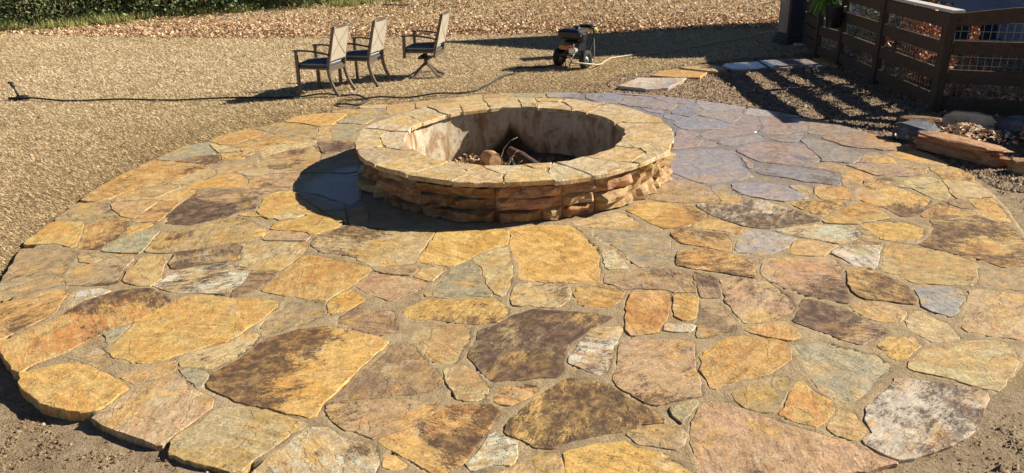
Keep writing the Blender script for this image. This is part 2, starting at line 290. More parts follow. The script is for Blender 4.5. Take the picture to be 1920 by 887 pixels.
# ---------------------------------------------------------------- object helpers
def tag(o, label=None, cat=None, group=None, kind=None):
    if label: o['label'] = label
    if cat: o['category'] = cat
    if group: o['group'] = group
    if kind: o['kind'] = kind
    return o
def empty(name, loc=(0, 0, 0), rz=0.0):
    o = bpy.data.objects.new(name, None); o.empty_display_size = 0.1; col.objects.link(o)
    o.location = loc; o.rotation_euler = (0, 0, rz); return o
class MB:
    def __init__(s): s.v = []; s.f = []; s.sm = []
    def add(s, vs, fs, smooth=False):
        b = len(s.v); s.v += [tuple(p) for p in vs]; s.f += [tuple(b+i for i in f) for f in fs]; s.sm += [smooth]*len(fs); return s
    def box(s, c, d, rot=None, bev=0.0):
        x, y, z = (q/2 for q in d); P = []
        if bev <= 0:
            P = [(sx*x, sy*y, sz*z) for sz in (-1, 1) for sy in (-1, 1) for sx in (-1, 1)]
            F = [(0, 2, 3, 1), (4, 5, 7, 6), (0, 1, 5, 4), (2, 6, 7, 3), (0, 4, 6, 2), (1, 3, 7, 5)]
        else:
            e = bev; rings = [(-z, e), (-z+e, 0), (z-e, 0), (z, e)]
            for zz, k in rings:
                P += [(-x+e, -y+k, zz), (x-e, -y+k, zz), (x-k, -y+e, zz), (x-k, y-e, zz), (x-e, y-k, zz), (-x+e, y-k, zz), (-x+k, y-e, zz), (-x+k, -y+e, zz)]
            F = [tuple(range(7, -1, -1)), tuple(range(24, 32))]
            for r in range(3):
                for i in range(8): j = (i+1) % 8; F.append((r*8+i, r*8+j, r*8+8+j, r*8+8+i))
        M = rot if rot is not None else Matrix.Identity(3)
        return s.add([M @ Vector(p) + Vector(c) for p in P], F)
    def bar(s, a, b, w, h, up=(0, 0, 1), bev=0.0):
        a, b = Vector(a), Vector(b); d = (b-a); L = d.length; y = d.normalized(); u = Vector(up)
        x = y.cross(u).normalized(); z = x.cross(y).normalized()
        return s.box((a+b)/2, (w, L, h), Matrix((x, y, z)).transposed(), bev)
    def tube(s, pts, r, n=8, smooth=True, caps=True):
        pts = [Vector(p) for p in pts]; rr = r if isinstance(r, (list, tuple)) else [r]*len(pts); V = []; F = []
        t0 = (pts[1]-pts[0]).normalized(); ref = Vector((0, 0, 1)) if abs(t0.z) < 0.9 else Vector((1, 0, 0)); x = t0.cross(ref).normalized()
        for i, p in enumerate(pts):
            t = (pts[min(i+1, len(pts)-1)] - pts[max(i-1, 0)]).normalized()
            x = (x - t*x.dot(t)).normalized(); y = t.cross(x)
            for k in range(n):
                a = 2*math.pi*k/n; V.append(p + x*math.cos(a)*rr[i] + y*math.sin(a)*rr[i])
        for i in range(len(pts)-1):
            for k in range(n): j = (k+1) % n; F.append((i*n+k, i*n+j, (i+1)*n+j, (i+1)*n+k))
        s.add(V, F, smooth)
        if caps: s.f.append(tuple(len(s.v)-len(V)+k for k in range(n-1, -1, -1))); s.f.append(tuple(len(s.v)-n+k for k in range(n))); s.sm += [False, False]
        return s
    def lathe(s, prof, n=24, M=None, smooth=True):
        V = []; F = []; m = len(prof)
        for k in range(n):
            a = 2*math.pi*k/n
            for r, z in prof: V.append(Vector((r*math.cos(a), r*math.sin(a), z)))
        for k in range(n):
            j = (k+1) % n
            for i in range(m-1): F.append((k*m+i, j*m+i, j*m+i+1, k*m+i+1))
        if M is not None: V = [M @ v for v in V]
        return s.add(V, F, smooth)
    def build(s, name, mat, parent=None, loc=(0, 0, 0)):
        me = bpy.data.meshes.new(name); me.from_pydata([tuple(v) for v in s.v], [], s.f); me.polygons.foreach_set("use_smooth", s.sm[:len(me.polygons)]); me.materials.append(mat); me.update()
        o = bpy.data.objects.new(name, me); col.objects.link(o); o.location = loc
        if parent is not None: o.parent = parent
        return o
def big_mesh(name, V, F, mat, rnd=None, extra=None):
    """V (n,3) float, F (m,k) int arrays: fast route for very large scatter meshes"""
    me = bpy.data.meshes.new(name); n, k = F.shape
    me.vertices.add(len(V)); me.vertices.foreach_set("co", np.ascontiguousarray(V, np.float32).ravel())
    me.loops.add(n*k); me.loops.foreach_set("vertex_index", np.ascontiguousarray(F, np.int32).ravel())
    me.polygons.add(n); me.polygons.foreach_set("loop_start", np.arange(0, n*k, k, dtype=np.int32))
    me.update(calc_edges=True)
    if rnd is not None:
        a = me.attributes.new("rnd", 'FLOAT', 'FACE'); a.data.foreach_set("value", np.ascontiguousarray(rnd, np.float32))
    for nm, arr in (extra or {}).items():
        a = me.attributes.new(nm, 'FLOAT', 'POINT'); a.data.foreach_set("value", np.ascontiguousarray(arr, np.float32))
    me.materials.append(mat); o = bpy.data.objects.new(name, me); col.objects.link(o); return o

# ================================================================ THE GROUND
PC = np.array([0.12, 6.925]); PR = 4.25      # patio centre and radius
PIT = np.array([0.05, 7.576])
def sst(x, a, b):
    t = np.clip((x-a)/(b-a), 0, 1); return t*t*(3-2*t)
def vnoise(x, y, s, seed=0):
    """cheap smooth value noise"""
    x = np.asarray(x)*s+seed*17.3; y = np.asarray(y)*s+seed*9.1
    xi = np.floor(x).astype(np.int64); yi = np.floor(y).astype(np.int64); fx = x-xi; fy = y-yi
    fx = fx*fx*(3-2*fx); fy = fy*fy*(3-2*fy)
    def h(a, b_): q = np.sin(a*127.1+b_*311.7+seed*74.7)*43758.5453; return q-np.floor(q)
    return (h(xi, yi)*(1-fx)+h(xi+1, yi)*fx)*(1-fy)+(h(xi, yi+1)*(1-fx)+h(xi+1, yi+1)*fx)*fy
def inside(poly, x, y):
    r = np.zeros(np.shape(x), bool); n = len(poly)
    for i in range(n):
        xa, ya = poly[i]; xb, yb = poly[i-1]
        if ya == yb: continue
        r ^= ((ya > y) != (yb > y)) & (x < (xb-xa)*(y-ya)/(yb-ya)+xa)
    return r
JZ = 0
def patio_edge(ang):
    return PR + 0.03*np.sin(ang*5+1)+0.02*np.sin(ang*11+2)+0.05*np.exp(-((ang+2.42)/0.33)**2)+0.10*np.exp(-((ang+0.98)/0.22)**2)
def gz(x, y):
    x = np.asarray(x, float); y = np.asarray(y, float)
    r = np.hypot(x-PC[0], y-PC[1])
    z = -0.028 + 0.0*x
    z = z - 0.008*sst(-x, 0.4, 1.2)*sst(-y, -5.9, -4.2)*sst(r, 6.5, 4.0) - 0.045*sst(-x, 2.1, 2.6)*sst(-y, -5.9, -4.2)*sst(r, 6.5, 4.0)          # washed-out hollow at the near left edge
    z = z + 0.02*sst(x, 1.5, 2.2)*sst(-y, -5.2, -4.4)                             # mud level with the near right edge
    dirty = sst(dirtf(x, y), 0.3, 0.7)
    z = z + (0.006+0.016*dirty)*(vnoise(x, y, 2.3, 1)-0.5) + 0.02*dirty*(vnoise(x, y, 9, 2)-0.5)
    z = z + 0.03*sst(r, 6, 14)*(vnoise(x, y, 0.5, 3)-0.5)
    return z
MULCH = [(1.2, 11.2), (1.75, 12.3), (2.6, 12.9), (3.6, 13.4), (5.2, 13.8), (8.5, 14.2), (9.5, 6), (9.0, 1), (5.0, 6.0), (3.6, 4.6), (2, 5), (1, 10)]
def dirtf(x, y):
    x = np.asarray(x, float); y = np.asarray(y, float)
    d = 0.9*sst(-(y + 0.22*(x+2.2)), -5.0, -4.2)*sst(x, -6.3, -3.8)               # bare soil in the foreground
    d = np.maximum(d, inside(MULCH, x, y)*0.9)
    r = np.hypot(x-PC[0], y-PC[1]); d = np.maximum(d, 0.45*sst(r, PR+0.28, PR)*sst(y, 8, 11))
    return d
def litterf(x, y):
    edge = 17.2 + 0.012*(x-2)**2*(x < 2)
    return sst(y-edge, -0.3, 0.3)*(0.25+0.75*np.exp(-(np.maximum(y-edge, 0)/1.3)**2))
def make_ground():
    xs = np.concatenate([[-400, -150, -60, -30], np.arange(-18, 12.01, 0.11), [20, 40, 120, 400]])
    ys = np.concatenate([[-300, -100, -30, -8], np.arange(-1, 27.01, 0.11), [32, 45, 80, 200, 600]])
    X, Y = np.meshgrid(xs, ys); x = X.ravel(); y = Y.ravel(); z = gz(x, y)
    r = np.hypot(x-PC[0], y-PC[1]); z = np.where(r < PR-0.25, -0.32, z)               # runs under the patio slab
    nx, ny = len(xs), len(ys); i = np.arange(nx-1)[None, :]+np.arange(ny-1)[:, None]*nx; i = i.ravel()
    o = big_mesh("ground", np.stack([x, y, z], 1), np.stack([i, i+1, i+nx+1, i+nx], 1), M_GROUND, extra={"dirt": dirtf(x, y), "litter": litterf(x, y)})
    o.data.polygons.foreach_set("use_smooth", np.ones(len(i), bool)); tag(o, kind='structure')
make_ground()

def visible(x, y, marg=0.06):
    """rough wedge of ground the photograph (and a step to its side) can see"""
    return (np.abs(x) < (0.70+marg)*y+1.2) & (y > 1.6)
def blades(name, x, y, L, wd, lean, mat, z=None, rnd=None, label=None, cat=None):
    n = len(x); a = rng.uniform(0, 2*np.pi, n); th = rng.uniform(lean[0], lean[1], n)   # th = angle above the ground
    L = L*rng.uniform(0.5, 1.3, n); wd = wd*rng.uniform(0.6, 1.4, n)
    z = gz(x, y) if z is None else z
    dx, dy = np.cos(a), np.sin(a); px, py = -dy*wd/2, dx*wd/2
    T = np.stack([x+dx*L*np.cos(th), y+dy*L*np.cos(th), z+L*np.sin(th)], 1)
    A = np.stack([x+px, y+py, z-0.003], 1); B = np.stack([x-px, y-py, z-0.003+0.3*wd], 1)
    V = np.stack([A, B, T], 1).reshape(-1, 3); F = np.arange(3*n).reshape(-1, 3)
    o = big_mesh(name, V, F, mat, rnd=rng.beta(2.2, 2.0, n) if rnd is None else rnd)
    return tag(o, label, cat, kind='stuff')
def sample(n, y0, y1, power=2.0):
    """points over the visible wedge, thinning with distance"""
    u = rng.uniform(0, 1, n); y = y0*(y1/y0)**u
    x = rng.uniform(-1, 1, n)*(0.76*y+3.4); return x, y
x, y = sample(2000000, 2.6, 26.0)
r = np.hypot(x-PC[0], y-PC[1]); ang = np.arctan2(y-PC[1], x-PC[0])
d = dirtf(x, y) + 0.45*(vnoise(x, y, 2, 5)-0.5) + 0.35*(vnoise(x, y, 9, 6)-0.5) + rng.normal(0, 0.08, len(x))
keep = (r > patio_edge(ang)+0.03) & (d < 0.35) & ~((x > 5.2) & (y < 14)) & (vnoise(x, y, 1.1, 8) + rng.uniform(0, 0.8, len(x)) > 0.35)
x, y, r = x[keep], y[keep], r[keep]
rn = np.clip(np.where(rng.uniform(0, 1, len(x)) < 0.10, rng.uniform(-0.15, 0.12, len(x)), rng.beta(2.6, 1.8, len(x))*0.95) + 0.28*(vnoise(x, y, 0.45, 11)-0.5) - 0.22*sst(r, PR+1.8, PR) + 0.12*sst(r, PR+1, PR+7), 0, 0.93)
rn = np.where((vnoise(x, y, 0.7, 21) > 0.72) & (rng.uniform(0, 1, len(x)) < 0.12), 1.0, rn)
sc = 0.7+0.045*y
blades("lawn_grass", x, y, 0.038*sc, 0.0060*sc, (0.05, 0.75), M_STRAW, rnd=rn, label="short straw coloured dormant lawn grass around the patio", cat="grass")

def leaves(name, x, y, size, mat, z=None, label=None, cat='leaves', flat_=0.5, rnd=None, kind='stuff', parent=None, nrm=None):
    n = len(x); s = size*rng.uniform(0.6, 1.3, n)[:, None]; a = rng.uniform(0, 2*np.pi, n)
    z = gz(x, y)+0.01 if z is None else z
    d1 = np.stack([np.cos(a), np.sin(a), rng.normal(0, flat_, n)], 1); d2 = np.stack([-np.sin(a), np.cos(a), rng.normal(0, flat_, n)], 1)
    C = np.stack([x, y, z + np.abs(rng.normal(0, 0.012, n))], 1); cup = np.array([0, 0, 1.])*s*rng.uniform(-0.1, 0.35, (n, 1))
    V = np.stack([C-d1*s*0.55, C+d2*s*0.32+cup, C+d1*s*0.55, C-d2*s*0.32+cup], 1).reshape(-1, 3)
    b = np.arange(n)*4; F = np.stack([np.stack([b, b+1, b+2], 1), np.stack([b, b+2, b+3], 1)], 1).reshape(-1, 3)
    rn = np.repeat(rng.beta(2, 1.8, n) if rnd is None else rnd, 2)
    o = big_mesh(name, V, F, mat, rnd=rn)
    if parent is not None: o.parent = parent
    return tag(o, label, cat, kind=kind)
x, y = sample(230000, 15.8, 27.0)
k = rng.uniform(0, 1, len(x)) < litterf(x, y)*0.8
x, y = x[k], y[k]
leaves("leaf_litter", x, y, 0.068, M_LEAF, label="pale brown fallen leaves covering the far lawn", cat='leaves')
x, y = sample(900, 4, 17); r = np.hypot(x-PC[0], y-PC[1]); k = (r > PR+0.2) & (x < 5.2); leaves("scattered_leaves", x[k], y[k], 0.045, M_LEAF, rnd=rng.uniform(0, 0.6, int(k.sum())), label="few loose brown leaves scattered on the dry lawn", cat='leaves')

def crumbs(name, x, y, size, mat, label, cat, zoff=0.0):
    n = len(x); s = size*rng.lognormal(0, 0.45, n)
    T = np.array([(1, 0, -0.35), (-0.5, 0.87, -0.35), (-0.5, -0.87, -0.35), (0, 0, 0.75)])
    q = rng.uniform(0, 2*np.pi, n); c, sn = np.cos(q), np.sin(q)
    J = T[None]*rng.uniform(0.5, 1.4, (n, 4, 1)); X = J[..., 0]*c[:, None]-J[..., 1]*sn[:, None]; Y = J[..., 0]*sn[:, None]+J[..., 1]*c[:, None]
    V = np.stack([X*s[:, None]+x[:, None], Y*s[:, None]+y[:, None], J[..., 2]*s[:, None]*0.8+(gz(x, y)+zoff+0.2*s)[:, None]], 2).reshape(-1, 3)
    b = np.arange(n)*4; F = np.stack([np.stack([b+i, b+j, b+k2], 1) for i, j, k2 in ((0, 1, 3), (1, 2, 3), (2, 0, 3))], 1).reshape(-1, 3)
    return tag(big_mesh(name, V, F, mat, rnd=np.repeat(rng.beta(1.8, 2.2, n), 3)), label, cat, kind='stuff')
x, y = sample(900000, 2.0, 14.2)
r = np.hypot(x-PC[0], y-PC[1]); ang = np.arctan2(y-PC[1], x-PC[0]); d = dirtf(x, y)
k = (r > patio_edge(ang)+0.015) & (d+0.3*(vnoise(x, y, 2.2, 31)-0.5) > 0.35)
x, y, r = x[k], y[k], r[k]
near = y < 6.5
cl = vnoise(x, y, 3.1, 33)*0.6+vnoise(x, y, 9, 34)*0.4
k = near & (rng.uniform(0, 1, len(x)) < 0.10+0.7*sst(cl, 0.45, 0.75))
kk = k & (rng.uniform(0, 1, len(x)) < 0.012*(1+2*(cl > 0.6))); crumbs("soil_clods", x[kk], y[kk], 0.014, M_CHIP, "larger clods of brown soil in the foreground", "soil")
crumbs("soil_crumbs", x[k], y[k], 0.0052, M_CHIP, "crumbly brown soil and grit in the foreground", "soil")
x2, y2 = x[~near], y[~near]; crumbs("bark_mulch", x2, y2, 0.0115, M_MULCH, "brown bark chips and gravel beside the wooden fence", "mulch")

